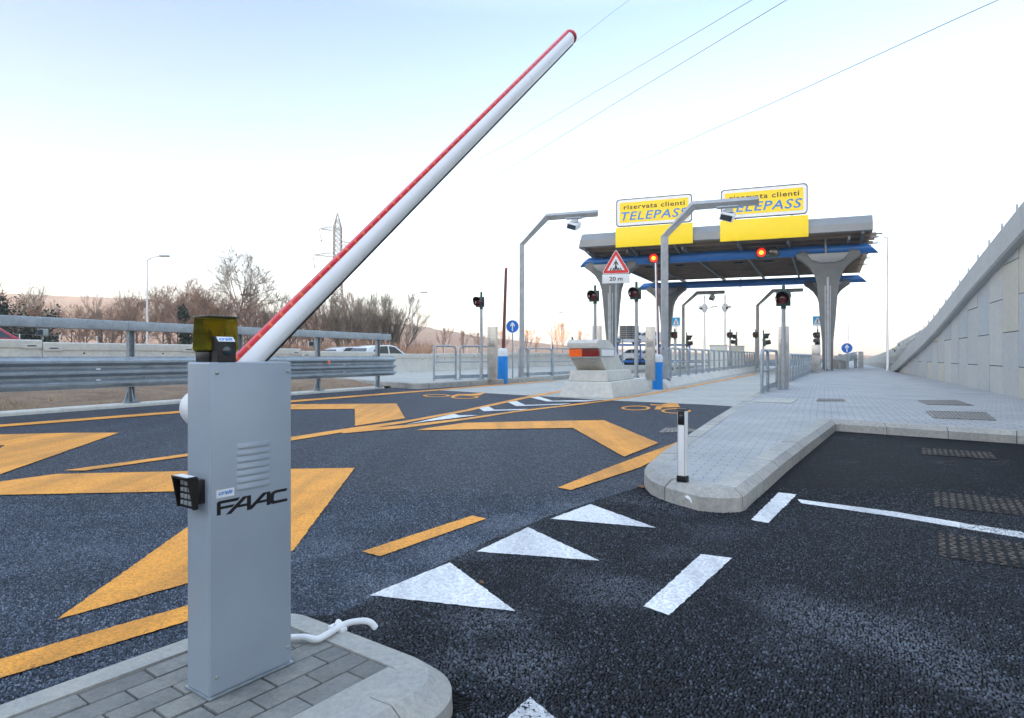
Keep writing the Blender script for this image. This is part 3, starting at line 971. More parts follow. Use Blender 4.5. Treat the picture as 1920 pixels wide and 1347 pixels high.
# ================================================================== COARSE STONES OF THE ASPHALT NEAR THE CAMERA
import numpy as np
def stone_mat(name, stops, rough=0.5, spec=0.25, blobs=(), chalk=(0.24, 0.27, 0.32)):
    m, nt, b, tc = base_mat(name)
    ge = nd(nt, 'ShaderNodeNewGeometry')
    c = ramp(nt, ge.outputs['Random Per Island'], stops).outputs[0]
    n = noise(nt, tc, 1.6, 7, 0.7)
    c = mixc(nt, 1.0, c, ramp(nt, n.outputs['Fac'], [(0.3, (0.65, 0.65, 0.65)), (0.7, (1.3, 1.3, 1.3))]).outputs[0], 'MULTIPLY')
    rn = mth(nt, 'FRACT', mth(nt, 'MULTIPLY', ge.outputs['Random Per Island'], 57.3))
    rn = ramp(nt, rn, [(0.3, (0, 0, 0)), (0.6, (1, 1, 1))]).outputs[0]
    for bx, by, br, bs in blobs:
        vm = nd(nt, 'ShaderNodeVectorMath', operation='DISTANCE')
        nt.links.new(tc.outputs['Object'], vm.inputs[0])
        vm.inputs[1].default_value = (bx, by, 0)
        f = mth(nt, 'ADD', mth(nt, 'SUBTRACT', 1.0, mth(nt, 'DIVIDE', vm.outputs['Value'], br)), mth(nt, 'MULTIPLY', mth(nt, 'SUBTRACT', n.outputs['Fac'], 0.5), 2.2))
        f = ramp(nt, f, [(0.15, (0, 0, 0)), (0.8, (1, 1, 1))]).outputs[0]
        c = mixc(nt, mth(nt, 'MULTIPLY', mth(nt, 'MULTIPLY', f, rn), bs), c, chalk)
    nt.links.new(c, b.inputs['Base Color'])
    b.inputs['Roughness'].default_value = rough
    b.inputs['Specular IOR Level'].default_value = spec
    return m
def inside(P, x, y):
    r = np.zeros(len(x), bool)
    n = len(P)
    for i in range(n):
        x0, y0 = P[i][0], P[i][1]; x1, y1 = P[(i + 1) % n][0], P[(i + 1) % n][1]
        if y0 == y1: continue
        c = ((y0 > y) != (y1 > y)) & (x < (x1 - x0) * (y - y0) / (y1 - y0) + x0)
        r ^= c
    return r
def stones(name, mat, want_fresh, z, y0, y1, x0, x1, sp, hmax, seed):
    g = np.random.default_rng(seed)
    nx, ny = int((x1 - x0) / sp), int((y1 - y0) / (sp * 0.87))
    ix, iy = np.meshgrid(np.arange(nx), np.arange(ny))
    x = x0 + (ix + 0.5 * (iy % 2)) * sp + g.uniform(-.33, .33, ix.shape) * sp
    y = y0 + iy * sp * 0.87 + g.uniform(-.33, .33, ix.shape) * sp
    x, y = x.ravel(), y.ravel()
    # what the picture and a small step to either side can see, thinning out with distance
    k = (np.abs(x) < 1.1 * y + 0.6)
    fade = np.clip((y1 - y) / 1.3, 0, 1)
    k &= g.random(len(x)) < fade
    e = x * IE.x + y * IE.y; n_ = x * IN.x + y * IN.y
    k &= ~((n_ > -2.6) & (n_ < -1.44) & (e < 1.76))
    x, y = x[k], y[k]
    f = inside(fw, x, y)
    k = f if want_fresh else ~f
    k &= ~inside(kp + [wallp(60), wallp(8)], x, y)
    x, y = x[k], y[k]
    N = len(x)
    if N == 0: return
    S = 5
    a = (np.arange(S) / S * 2 * np.pi)[None, :] + g.uniform(0, 6.28, (N, 1)) + g.uniform(-.35, .35, (N, S))
    r = sp * g.uniform(0.36, 0.58, (N, 1)) * g.uniform(0.8, 1.15, (N, S))
    t = g.uniform(0.45, 0.8, (N, 1))
    h = hmax * g.uniform(0.45, 1.0, (N, 1))
    tx, ty = g.uniform(-.32, .32, (N, 1)), g.uniform(-.32, .32, (N, 1))
    bx, by = x[:, None] + r * np.cos(a), y[:, None] + r * np.sin(a)
    ux, uy = r * t * np.cos(a), r * t * np.sin(a)
    V = np.empty((N, 2 * S, 3))
    V[:, :S, 0], V[:, :S, 1], V[:, :S, 2] = bx, by, z - 0.003
    V[:, S:, 0], V[:, S:, 1], V[:, S:, 2] = x[:, None] + ux, y[:, None] + uy, z + h + ux * tx + uy * ty
    base = (np.arange(N) * 2 * S)[:, None]
    F = []
    q = np.stack([np.stack([np.arange(S), (np.arange(S) + 1) % S, S + (np.arange(S) + 1) % S, S + np.arange(S)], 1)], 0)      # S quads
    quads = (base[:, :, None] + q.reshape(1, S, 4)).reshape(N, S * 4)
    top = base + S + np.arange(S)[None, :]
    loops = np.concatenate([quads, top], 1).ravel()
    tot = np.tile(np.array([4] * S + [S]), N)
    start = np.concatenate([[0], np.cumsum(tot)[:-1]])
    me = bpy.data.meshes.new(name)
    me.vertices.add(N * 2 * S)
    me.vertices.foreach_set('co', V.reshape(-1))
    me.loops.add(len(loops))
    me.loops.foreach_set('vertex_index', loops.astype(np.int32))
    me.polygons.add(len(tot))
    me.polygons.foreach_set('loop_start', start.astype(np.int32))
    me.update(calc_edges=True)
    me.materials.append(mat)
    o = bpy.data.objects.new(name, me)
    sc.collection.objects.link(o)
    o['kind'] = 'stuff'
    return o
M['stone_f'] = stone_mat('black_asphalt_stones', [(0.0, (0.003, 0.004, 0.006)), (0.55, (0.007, 0.0095, 0.0145)), (0.85, (0.024, 0.031, 0.044)), (1.0, (0.10, 0.12, 0.155))], 0.45, 0.3, BLOBS)
M['stone_o'] = stone_mat('grey_asphalt_stones', [(0.0, (0.014, 0.018, 0.026)), (0.45, (0.048, 0.063, 0.093)), (0.85, (0.11, 0.14, 0.19)), (1.0, (0.24, 0.275, 0.33))], 0.5, 0.25, BLOB2)
stones('asphalt_stones', M['stone_f'], True, 0.004, 1.6, 6.0, -1.2, 6.6, 0.0135, 0.0062, 1)
stones('asphalt_stones', M['stone_o'], False, 0.0, 1.75, 6.0, -5.2, 2.0, 0.0115, 0.0055, 2)
# ================================================================== NEAR BARRIER GATE
WROT = math.atan2(0.816, 0.578)
gate = thing('barrier_gate', 'tall grey barrier cabinet with raised white boom edged in red, on the nearest paved island', 'barrier gate', (-0.968, 2.048, 0.13), WROT)
CW, CD, CH = 0.305, 0.137, 1.08
mb = MB(); mb.b2((0, 0.002, 0.004), (CW, CD, CH)); mb.build('cabinet', M['cabinet'], gate, bevel=0.007, seg=3)
mb = MB(); mb.b2((-0.006, -0.006, -0.002), (CW + 0.006, CD + 0.006, 0.005)); mb.build('base_plate', M['galv'], gate, bevel=0.001)
# front cover: a folded sheet standing 3 mm proud
mb = MB(); mb.b2((0.003, -0.0015, 0.012), (CW - 0.003, 0.004, CH - 0.002)); cover = mb.build('front_cover', M['cabinet'], gate, bevel=0.0014, seg=2)
for sx, sz in ((0.024, CH - 0.034), (CW - 0.016, CH - 0.034), (0.024, 0.062), (CW - 0.016, 0.062)):
    mb = MB(); mb.lathe([(0.0062, 0.0), (0.0062, 0.001), (0.005, 0.0035), (0.002, 0.0045)], (sx, -0.0015, sz), 14, Matrix.Rotation(R(90), 3, 'X'))
    mb.build('screw', M['steel'], gate)
mb = MB()
for k in range(7):
    z0 = 0.655 + k * 0.0228
    x0, x1 = 0.09, 0.22
    prof = [(0.0, 0.0, 0.017), (0.006, -0.0075, 0.003), (0.008, -0.008, 0.001)]
    for a, b in (((-0.0015, 0.0172), (-0.0062, 0.0035)), ((-0.0062, 0.0035), (-0.0060, 0.0010)), ((-0.0060, 0.0010), (-0.0015, 0.0004))):
        q = [(x0 + (0.004 if abs(a[0]) < .004 else 0.010), a[0], z0 + a[1]), (x1 - (0.004 if abs(a[0]) < .004 else 0.010), a[0], z0 + a[1]), (x1 - (0.004 if abs(b[0]) < .004 else 0.010), b[0], z0 + b[1]), (x0 + (0.004 if abs(b[0]) < .004 else 0.010), b[0], z0 + b[1])]
        mb.poly(q)
    for xa, xb in ((x0 + 0.004, x0 + 0.010), (x1 - 0.004, x1 - 0.010)):
        mb.poly([(xa, -0.0015, z0 + 0.0172), (xb, -0.0062, z0 + 0.0035), (xb, -0.0060, z0 + 0.0010), (xa, -0.0015, z0 + 0.0004)])
mb.build('louvre_vent', M['cabinet'], gate, merge=True, smooth=60)
# emblem lettering
mb = MB()
def lt(poly, lift):
    mb.prism([(0.0236 + u * 0.263, 0.584 + v * 0.046) for u, v in poly], lambda u, v, w: (u, w, v), -0.0014, -0.0021 - lift)
lt([(0, 0), (.05, 0), (.05, .40), (.205, .40), (.235, .585), (.05, .585), (.05, .79), (.272, .79), (.31, 1.0), (.035, 1.0), (.008, .95), (0, .85)], 0)
for dx in (0.0, 0.283):
    lt([(.115 + dx, -.06), (.187 + dx, -.06), (.425 + dx, 1.0), (.35 + dx, 1.0)], .0001)
    lt([(.404 + dx, 0), (.46 + dx, 0), (.46 + dx, 1.0), (.415 + dx, 1.0), (.404 + dx, .95)], .0002)
    lt([(.255 + dx, .28), (.41 + dx, .28), (.41 + dx, .46), (.295 + dx, .46)], .0003)
lt([(.815, 1), (1.0, 1), (.985, .80), (.84, .80), (.80, .74), (.79, .30), (.81, .21), (1.0, .21), (1.0, 0), (.775, 0), (.742, .1), (.738, .7), (.76, .9)], 0)
mb.build('emblem', M['text_black'], gate, smooth=0)
mb = MB(); mb.b2((0.022, -0.0022, 0.640), (0.084, -0.0012, 0.666)); st = mb.build('sticker', M['sticker'], gate)
me = text_mesh('crsit', 0.02, 0.3, 0.0006)
mb = MB(); mb.add_mesh(me, frame_m((0.054, -0.0026, 0.655), (1, 0, 0), (0, 0, 1)) @ fit_text(me, 0.05, 0.013)); mb.build('lettering', M['text_blue'], st, smooth=0, normals=False)
# flashing lamp
lamp = None
mb = MB(); mb.b2((0.025, 0.049, CH), (0.120, 0.133, CH + 0.036)); lamp = mb.build('lamp_base', M['black'], gate, bevel=0.006)
def frustum(mb, lo, hi, z0, z1, d0, d1):
    p = []
    for z, d in ((z0, d0), (z1, d1)):
        p += [(lo[0] - d, lo[1] - d, z), (hi[0] + d, lo[1] - d, z), (hi[0] + d, hi[1] + d, z), (lo[0] - d, hi[1] + d, z)]
    mb.hexa(p)
mb = MB()
frustum(mb, (0.02, 0.045), (0.125, 0.137), CH + 0.028, CH + 0.04, -0.012, 0.002)
frustum(mb, (0.02, 0.045), (0.125, 0.137), CH + 0.04, CH + 0.149, 0.002, -0.001)
mb.build('lamp_lens', M['amber'], gate, bevel=0.003, smooth=12)
mb = MB(); mb.lathe([(0.012, 0.0), (0.014, 0.05), (0.03, 0.075), (0.033, 0.095)], (0.0725, 0.09, CH + 0.045), 20); mb.build('lamp_reflector', M['yellow'], gate, smooth=60)
mb = MB(); mb.b2((0.018, 0.043, CH + 0.149), (0.127, 0.139, CH + 0.154)); mb.build('lamp_lid', simple('dark_smoked_lid', (0.06, 0.065, 0.06), 0.25), gate, bevel=0.002)
# photocell box standing before the lamp
mb = MB()
mb.prism([(0.004, CH), (0.042, CH), (0.042, CH + 0.085), (0.020, CH + 0.083), (0.004, CH + 0.066)], lambda u, v, w: (w, u, v), 0.03, 0.094)
pc = mb.build('sensor_box', M['black'], gate, bevel=0.0015, smooth=15)
mb = MB(); mb.prism([(0.0042, CH + 0.0672), (0.0190, CH + 0.0829), (0.0184, CH + 0.0836), (0.0036, CH + 0.0679)], lambda u, v, w: (w, u, v), 0.033, 0.091); s2 = mb.build('sticker', M['sticker'], pc)
me = text_mesh('crsit', 0.02, 0.3, 0.0006)
mb = MB(); mb.add_mesh(me, frame_m((0.062, 0.0108, CH + 0.0763), (1, 0, 0), (0, 0.0157, 0.0167)) @ fit_text(me, 0.05, 0.014)); mb.build('lettering', M['text_blue'], pc, smooth=0, normals=False)
mb = MB(); mb.lathe([(0.016, 0), (0.016, 0.002), (0.012, 0.003)], (0.062, 0.0038, CH + 0.038), 20, Matrix.Rotation(R(90), 3, 'X')); mb.build('sensor_lens', M['glass'], pc)
# keypad on the narrow face
mb = MB(); mb.b2((-0.030, 0.026, 0.625), (0.001, 0.108, 0.703)); kp_ = mb.build('keypad', M['black'], gate, bevel=0.004)
mb = MB()
mb.prism([(-0.028, 0.612), (-0.028, 0.712), (-0.064, 0.716), (-0.060, 0.70), (-0.044, 0.612)], lambda u, v, w: (u, w, v), 0.016, 0.021)
mb.prism([(-0.028, 0.612), (-0.028, 0.712), (-0.064, 0.716), (-0.060, 0.70), (-0.044, 0.612)], lambda u, v, w: (u, w, v), 0.111, 0.116)
mb.b2((-0.065, 0.0215, 0.7095), (-0.028, 0.1105, 0.7155))
mb.b2((-0.038, 0.0215, 0.613), (-0.0305, 0.1105, 0.709))
mb.build('hood', M['black'], kp_)
mb = MB(); mb.b2((-0.060, 0.026, 0.716), (-0.032, 0.106, 0.7172)); mb.build('sticker', M['sticker'], kp_)
for i in range(3):
    for k in range(4):
        mb = MB(); mb.b2((-0.0425, 0.033 + i * 0.024, 0.622 + k * 0.021), (-0.0375, 0.051 + i * 0.024, 0.636 + k * 0.021)); mb.build('button', M['galv_dark'], kp_, bevel=0.0015)
# boom with hub
PX, PY, PZ = 0.08, 0.192, 0.92
ang = math.atan2(2.339, 2.559)
bd = Vector((math.cos(ang), 0, math.sin(ang))); bp = Vector((-math.sin(ang), 0, math.cos(ang)))
pv = Vector((PX, PY, PZ))
mb = MB(); mb.lathe([(0.05, 0.0), (0.064, 0.004), (0.068, 0.02), (0.067, 0.07), (0.06, 0.09), (0.045, 0.105), (0.02, 0.113)], (PX, CD, PZ), 32, Matrix.Rotation(R(-90), 3, 'X'))
hub = mb.build('boom_hub', M['white_plastic'], gate, smooth=50)
BL = 3.43
def bprof(n=28):
    out = []
    for i in range(n):
        a = 2 * math.pi * i / n
        out.append((0.0405 * math.sin(a), 0.043 * math.cos(a)))
    return out
def bpt(y, p, t): return pv + bd * t + bp * p + Vector((0, y, 0))
mb = MB(); mb.prism(bprof(), bpt, -0.02, BL); boom = mb.build('boom', M['white_alu'], gate, smooth=40)
sp = [(-0.0135, 0.036), (-0.0135, 0.052), (-0.009, 0.0565), (0.009, 0.0565), (0.0135, 0.052), (0.0135, 0.036)]
sp = [(y - 0.007, p - 0.004) for y, p in sp]
mb = MB(); mb.prism(sp, bpt, 0.14, BL - 0.005); strip_ = mb.build('reflective_strip', M['red_strip'], boom, smooth=30)
t = 0.2
while t < BL - 0.1:
    mb = MB()
    g = [(-0.0212, 0.036), (-0.0212, 0.0485), (-0.016, 0.0529), (-0.0158, 0.036)]
    mb.prism([(y, p) for y, p in g], bpt, t, t + 0.012)
    mb.build('strip_light_glint', M['red_glint'], boom, smooth=0)  # segments of the strip, their glint put into a lighter colour
    t += 0.062
mb = MB(); mb.prism([(-0.014, -0.040), (-0.014, -0.0485), (0.014, -0.0485), (0.014, -0.040)], bpt, 0.12, BL - 0.01); mb.build('rubber_edge', M['black_matt'], boom, smooth=0)
m3 = Matrix((bp, Vector((0, 1, 0)), bd)).transposed()
mb = MB(); mb.lathe([(0.0415, -0.004), (0.0465, 0.0), (0.048, 0.012), (0.046, 0.024), (0.038, 0.034), (0.02, 0.040)], pv + bd * BL, 28, m3); mb.build('end_cap', M['red_strip'], boom, smooth=50)
mb = MB(); mb.lathe([(0.0435, -0.012), (0.0442, -0.006), (0.0435, -0.003)], pv + bd * BL, 28, m3); mb.build('rubber_ring', M['black_matt'], boom)

# ---- white corrugated hose beside the cabinet and the stub on the far nose
hp = [G(547, 1195, .145), G(566, 1195, .145), G(593, 1199, .145), G(614, 1189.5, .145), G(636, 1176, .146), G(655, 1168, .148), G(678, 1164.5, .15), G(694, 1167, .147), G(704, 1177, .12)]
hp[0] = hp[0] + Vector((-0.10, -0.02, 0))
def catmull(P, n=14):
    out = []
    Q = [P[0]] + list(P) + [P[-1]]
    for i in range(1, len(Q) - 2):
        for k in range(n):
            t = k / n
            a, b, c, d = Q[i - 1], Q[i], Q[i + 1], Q[i + 2]
            out.append(0.5 * ((2 * b) + (c - a) * t + (2 * a - 5 * b + 4 * c - d) * t * t + (3 * b - a - 3 * c + d) * t ** 3))
    out.append(Vector(P[-1]))
    return out
hs = catmull(hp, 26)
mb = MB(); mb.tube(hs, [0.0122 + (0.0009 if i % 2 else -0.0007) for i in range(len(hs))], 14)
ho = thing('conduit_hose', 'white corrugated conduit hose lying on the paving bricks beside the grey cabinet', 'hose', hp[0])
mb.build('hose', M['white_plastic'], ho, world=True, smooth=60)
c = G(633, 1178, .135)
mb = MB(); d_ = (hp[5] - hp[3]).normalized(); n_ = Vector((-d_.y, d_.x, 0))
rz = math.atan2(d_.y, d_.x)
for sgn in (-1, 1):
    mb.box(c + n_ * 0.027 * sgn, (0.03, 0.022, 0.012), rz)
mb.tube([c + n_ * (0.0165 * math.cos(a)) + Vector((0, 0, 0.008 + 0.0165 * math.sin(a))) for a in [math.pi * i / 10 for i in range(11)]], 1, 4, True, (0.002, 0.012))
mb.build('clip', M['white_plastic'], ho, world=True)
sp_ = [G(1289, 938.5, 0.09), G(1294, 941, 0.075), G(1299, 946, 0.05), G(1301, 953, 0.02), G(1301, 958, -0.01)]
off = Vector((0.0, -0.05, 0))
ho2 = thing('conduit_stub', 'short bent white conduit clipped to the front of the pavement nose', 'hose', sp_[-1] + off)
base = G(1290, 953, 0) + Vector((0, 0.02, 0))
pts = [base + Vector((-0.008, 0, 0.085)), base + Vector((-0.004, -0.035, 0.085)), base + Vector((0.02, -0.05, 0.065)), base + Vector((0.042, -0.05, 0.04)), base + Vector((0.05, -0.045, 0.0)), base + Vector((0.05, -0.04, -0.02))]
mb = MB(); mb.tube(catmull(pts, 8), 0.014, 12); mb.build('hose', M['white_plastic'], ho2, world=True)
mb = MB(); mb.box(base + Vector((0.035, -0.045, 0.047)), (0.06, 0.045, 0.016), m=Matrix.Rotation(R(35), 3, 'Y')); mb.build('clip', M['white_plastic'], ho2, world=True, bevel=0.003)

# ---- photocell post on the nose of the right pavement
pp_ = G(1280, 903, PAV)
post = thing('photocell_post', 'knee high aluminium post with black sensor head on the nose of the pavement', 'sensor post', pp_, R(-42))
mb = MB(); mb.b2((-0.044, -0.034, 0.0), (0.044, 0.034, 0.006)); mb.b2((-0.041, -0.031, 0.006), (0.041, 0.031, 0.05)); mb.build('foot', M['black'], post, bevel=0.004)
mb = MB(); mb.b2((-0.036, -0.027, 0.05), (0.036, 0.027, 0.595)); body = mb.build('post_body', M['white_alu'], post, bevel=0.005)
mb = MB()
for x in (-0.03, 0.03): mb.b2((x - 0.002, -0.0285, 0.05), (x + 0.002, -0.0265, 0.592))
mb.build('groove', M['galv_dark'], body)
mb = MB(); mb.b2((-0.029, -0.030, 0.475), (0.029, -0.026, 0.592)); sh = mb.build('sensor_head', M['black'], post, bevel=0.003)
mb = MB(); mb.lathe([(0.018, 0), (0.018, 0.002), (0.014, 0.004)], (0, -0.030, 0.545), 20, Matrix.Rotation(R(90), 3, 'X')); mb.build('sensor_lens', M['glass'], sh)
mb = MB(); mb.b2((-0.041, -0.033, 0.595), (0.041, 0.033, 0.608)); mb.build('cap', M['black'], post, bevel=0.004)

# ================================================================== GUARDRAIL ON THE LEFT
gr = thing('guardrail', 'galvanised three wave guardrail with box section upper rail along the left kerb', 'guardrail', (RAIL0.x, RAIL0.y, 0.1), -math.atan2(RDIR.x, RDIR.y))
T0, T1 = -9.4, 10.35
prof = []
for i in range(61):
    z = 0.385 + 0.735 * i / 60
    ph = 3 * 2 * math.pi * i / 60
    prof.append((0.07 + 0.06 * max(-1, min(1, 1.35 * math.cos(ph))) * -1, z))
th = 0.006
closed = [(0.10 + x, z) for x, z in prof] + [(0.10 + x - th, z) for x, z in reversed(prof)]
mb = MB(); mb.prism(closed, lambda u, v, w: (u, w, v), T0, T1); beam = mb.build('rail_beam', M['galv'], gr, smooth=40)
for t in (-3.9, 0.45, 4.2, 8.6):
    mb = MB(); mb.prism([(0.1015 + x, z) for x, z in prof] + [(0.1015 + x - 0.001, z) for x, z in reversed(prof)], lambda u, v, w: (u, w, v), t, t + 0.008)
    mb.build('lap_joint', M['galv_dark'], beam, smooth=40)
for t in [-3.05, -3.0, -0.9, 4.1, 7.4]:
    for z in (0.50, 0.75):
        mb = MB(); mb.box((0.226, t, 0.1 + z * 1.0 - 0.02), (0.006, 0.10, 0.03)); mb.build('white_reflector', M['sign_white'], beam)
for t in (-6.3, 0.28, 3.45, 6.55, 9.75):
    for z in (0.63, 0.875):
        mb = MB(); mb.lathe([(0.022, 0), (0.022, 0.006), (0.012, 0.014)], (0.128, t, z), 10, Matrix.Rotation(R(90), 3, 'Y')); mb.build('bolt', M['galv_dark'], beam)
mb = MB(); mb.lathe([(0.055, 0), (0.055, 0.012), (0.045, 0.016)], (0.215, 6.65, 0.93), 20, Matrix.Rotation(R(90), 3, 'Y')); mb.build('orange_reflector', M['orange_lens'], beam)
mb = MB(); mb.b2((-0.065, T0, 1.745), (0.065, T1 - 0.1, 1.975)); mb.build('top_rail', M['galv'], gr, bevel=0.015, seg=3)
for t in (-9.48, -6.32, -3.16, 0.0, 3.19, 6.36, 9.5):
    mb = MB()
    mb.b2((-0.05, t - 0.075, 0.012), (0.05, t - 0.067, 1.75)); mb.b2((-0.05, t + 0.067, 0.012), (0.05, t + 0.075, 1.75)); mb.b2((-0.05, t - 0.067, 0.012), (-0.042, t + 0.067, 1.75))
    mb.b2((0.05, t - 0.06, 0.45), (0.115, t + 0.06, 1.05))
    # foot plate and gussets
    mb.b2((-0.13, t - 0.16, 0.0), (0.16, t + 0.16, 0.012))
    for s in (-1, 1):
        mb.prism([(0.0, 0.012), (0.10, 0.012), (0.0, 0.30)], lambda u, v, w, s=s, t=t: (w, t + s * (0.075 + u), v), -0.01, 0.01)
    mb.prism([(0.05, 0.012), (0.14, 0.012), (0.05, 0.33)], lambda u, v, w, t=t: (u, w, v), t - 0.01, t + 0.01)
    po = mb.build('rail_post', M['galv'], gr, smooth=0)
    mb = MB(); mb.b2((-0.055, t - 0.09, 1.752), (0.072, t + 0.09, 1.985)); mb.build('rail_bracket', M['galv'], po, bevel=0.004)
    for s in (-1, 1):
        mb = MB(); mb.lathe([(0.02, 0), (0.02, 0.03), (0.012, 0.034)], (0.12, t + s * 0.125, 0.012), 6); mb.build('anchor_bolt', M['galv_dark'], po)

# ================================================================== CONCRETE BARRIER SEGMENTS AND ROADSIDE
seg_proto = None
s = 0.0
LSEG = 6.0
prof = [(-0.31, 0), (0.31, 0), (0.31, 0.1), (0.2, 0.28), (0.15, 1.08), (0.185, 1.12), (0.185, 1.36), (0.15, 1.40), (-0.15, 1.40), (-0.185, 1.36), (-0.185, 1.12), (-0.15, 1.08), (-0.2, 0.28), (-0.31, 0.1)]
k = 0
while s < 235:
    p, a = bar_at(s + LSEG / 2)
    loc = (p.x, p.y, p.z - 1.40)
    if seg_proto is None:
        o = thing('concrete_barrier', 'pale precast concrete barrier segment standing end to end along the highway', 'concrete barrier', loc, a - math.pi / 2, 'concrete barrier segments along the highway')
        mb = MB(); mb.prism(prof, lambda u, v, w: (u, w, v), -LSEG / 2 + 0.012, LSEG / 2 - 0.012)
        mb.build('barrier_body', M['precast'], o, bevel=0.012, smooth=30)
        for yy in (-LSEG / 2 + 0.35, LSEG / 2 - 0.35):
            mb = MB(); mb.prism([(0.12, 1.06), (0.20, 1.08), (0.20, 1.23), (0.12, 1.25)], lambda u, v, w: (u, w, v), yy - 0.3, yy + 0.3); pk = mb.build('coupling_pocket', M['precast'], o, bevel=0.02)
            mb = MB(); mb.b2((0.15, yy - 0.14, 1.16), (0.203, yy + 0.14, 1.20)); mb.build('slot', M['black_matt'], pk)
        for yy in (-1.6, 1.5):
            mb = MB(); mb.lathe([(0.035, 0), (0.035, 0.004), (0.02, 0.005)], (0.158, yy, 1.0), 10, Matrix.Rotation(R(90), 3, 'Y')); mb.build('lifting_hole', M['black_matt'], o)
        seg_proto = o
    else:
        dup(seg_proto, loc, a - math.pi / 2)
    s += LSEG
    k += 1
def cab_box(px, py0, py1, Y, label):  # roadside control box for a small unclear device on the barrier
    a = DP(px, py1, Y); z1 = ZA(py0, Y); h = z1 - a.z
    o = thing('control_box', label, 'control box', a, R(-14))
    mb = MB(); mb.b2((-0.16, -0.1, 0.10), (0.16, 0.1, h)); b = mb.build('box_body', M['galv_dark'], o, bevel=0.02)
    mb = MB(); mb.b2((-0.13, -0.106, 0.13), (0.13, -0.1, h - 0.03)); mb.build('panel', M['glass'], b)
    mb = MB(); mb.cyl((0, 0, -0.05), (0, 0, 0.1), 0.03); mb.build('stem', M['galv'], o)
    return o
cab_box(586, 640, 653.5, 33.2, 'small grey control box with dark panel on the concrete barrier right of the raised boom')
cab_box(80, 617, 635, 23.9, 'grey control box on the concrete barrier near the red car')
# ================================================================== CRASH BLOCK AND MIDDLE ISLAND
bl = thing('crash_block', 'concrete crash block with orange and dark red lamp panel at the lane fork', 'crash block', (2.17, 18.85, 0), LROT)
def taper(mb, x0, x1, y0, y1, z0, z1, dx, dy0, dy1):
    mb.hexa([(x0, y0, z0), (x1, y0, z0), (x1, y1, z0), (x0, y1, z0), (x0 + dx, y0 + dy0, z1), (x1 - dx, y0 + dy0, z1), (x1 - dx, y1 - dy1, z1), (x0 + dx, y1 - dy1, z1)])
mb = MB(); taper(mb, -0.86, 0.86, 0, 4.35, 0, 0.47, 0.13, 0.16, 0.1); mb.build('lower_step', M['precast'], bl, bevel=0.035, seg=3)
mb = MB(); taper(mb, -0.67, 0.58, 0.30, 3.3, 0.474, 0.80, 0.05, 0.06, 0.45); mb.build('middle_step', M['precast'], bl, bevel=0.03, seg=3)
side = [(0.95, 0.795), (3.0, 0.795), (1.62, 1.60), (1.05, 1.73), (0.22, 1.72), (0.08, 1.62), (0.10, 1.46), (0.34, 1.46), (0.34, 1.19)]
mb = MB(); mb.prism(side, lambda u, v, w: (w, u, v), -0.62, 0.33); hd = mb.build('head', M['precast'], bl, bevel=0.018, seg=2)
# lamp panels in the recess below the brow
mb = MB(); mb.b2((-0.60, 0.20, 1.215), (-0.19, 0.345, 1.452)); mb.build('orange_lamp', M['orange_lens'], bl, bevel=0.006)
mb = MB(); mb.b2((-0.186, 0.21, 1.215), (0.33, 0.345, 1.452)); mb.build('red_lamp', M['maroon_lens'], bl, bevel=0.006)
mb = MB(); mb.b2((-0.63, 0.185, 1.185), (0.35, 0.35, 1.212)); mb.build('lamp_ledge', M['galv'], bl)
m_, nt_, b_, tc_ = base_mat('dummy'); bpy.data.materials.remove(m_)
mb = MB(); mb.b2((0.331, 0.38, 1.20), (0.345, 1.75, 1.46)); pn = mb.build('side_panel', M['galv_dark'], bl)
mb = MB(); mb.b2((0.344, 0.43, 1.235), (0.352, 1.66, 1.43)); mb.build('side_cover', M['sign_white'], pn)
mb = MB()
def slp(u, v): return (u, 0.34 + (1.19 - v) / (1.19 - 0.795) * 0.61 - 0.012, v)
for zz in (0.88, 0.96, 1.04, 1.12):
    y = 0.34 + (1.19 - zz) / 0.395 * 0.61
    mb.hexa([(-0.52, y - 0.012, zz), (0.22, y - 0.012, zz), (0.22, y + 0.03, zz), (-0.52, y + 0.03, zz), (-0.52, y - 0.035, zz + 0.02), (0.22, y - 0.035, zz + 0.02), (0.22, y, zz + 0.02), (-0.52, y, zz + 0.02)])
mb.build('front_grooves', M['precast'], bl)

isl_t = thing('island_kerb', 'low pale concrete island kerb with sloped face carrying the railings behind the crash block', 'island kerb', (5.75, 23.4, 0), LROT)
def wedge(mb, y0, y1):
    mb.prism([(-1.9, 0.0), (0.0, 0.0), (-0.02, 0.09), (-0.30, 0.36), (-1.6, 0.36), (-1.88, 0.09)], lambda u, v, w: (u, w, v), y0, y1)
y = 0.0
for k in range(14):
    mb = MB(); wedge(mb, y + (0.0 if k else 0), y + 2.985); mb.build('kerb_stone', M['precast'] , isl_t, bevel=0.015, smooth=30)
    y += 3.0

# ================================================================== LANE FURNITURE
def lane_loc(px, Y, z): 
    p = DP(px, HOR, Y); return Vector((p.x, p.y, z))
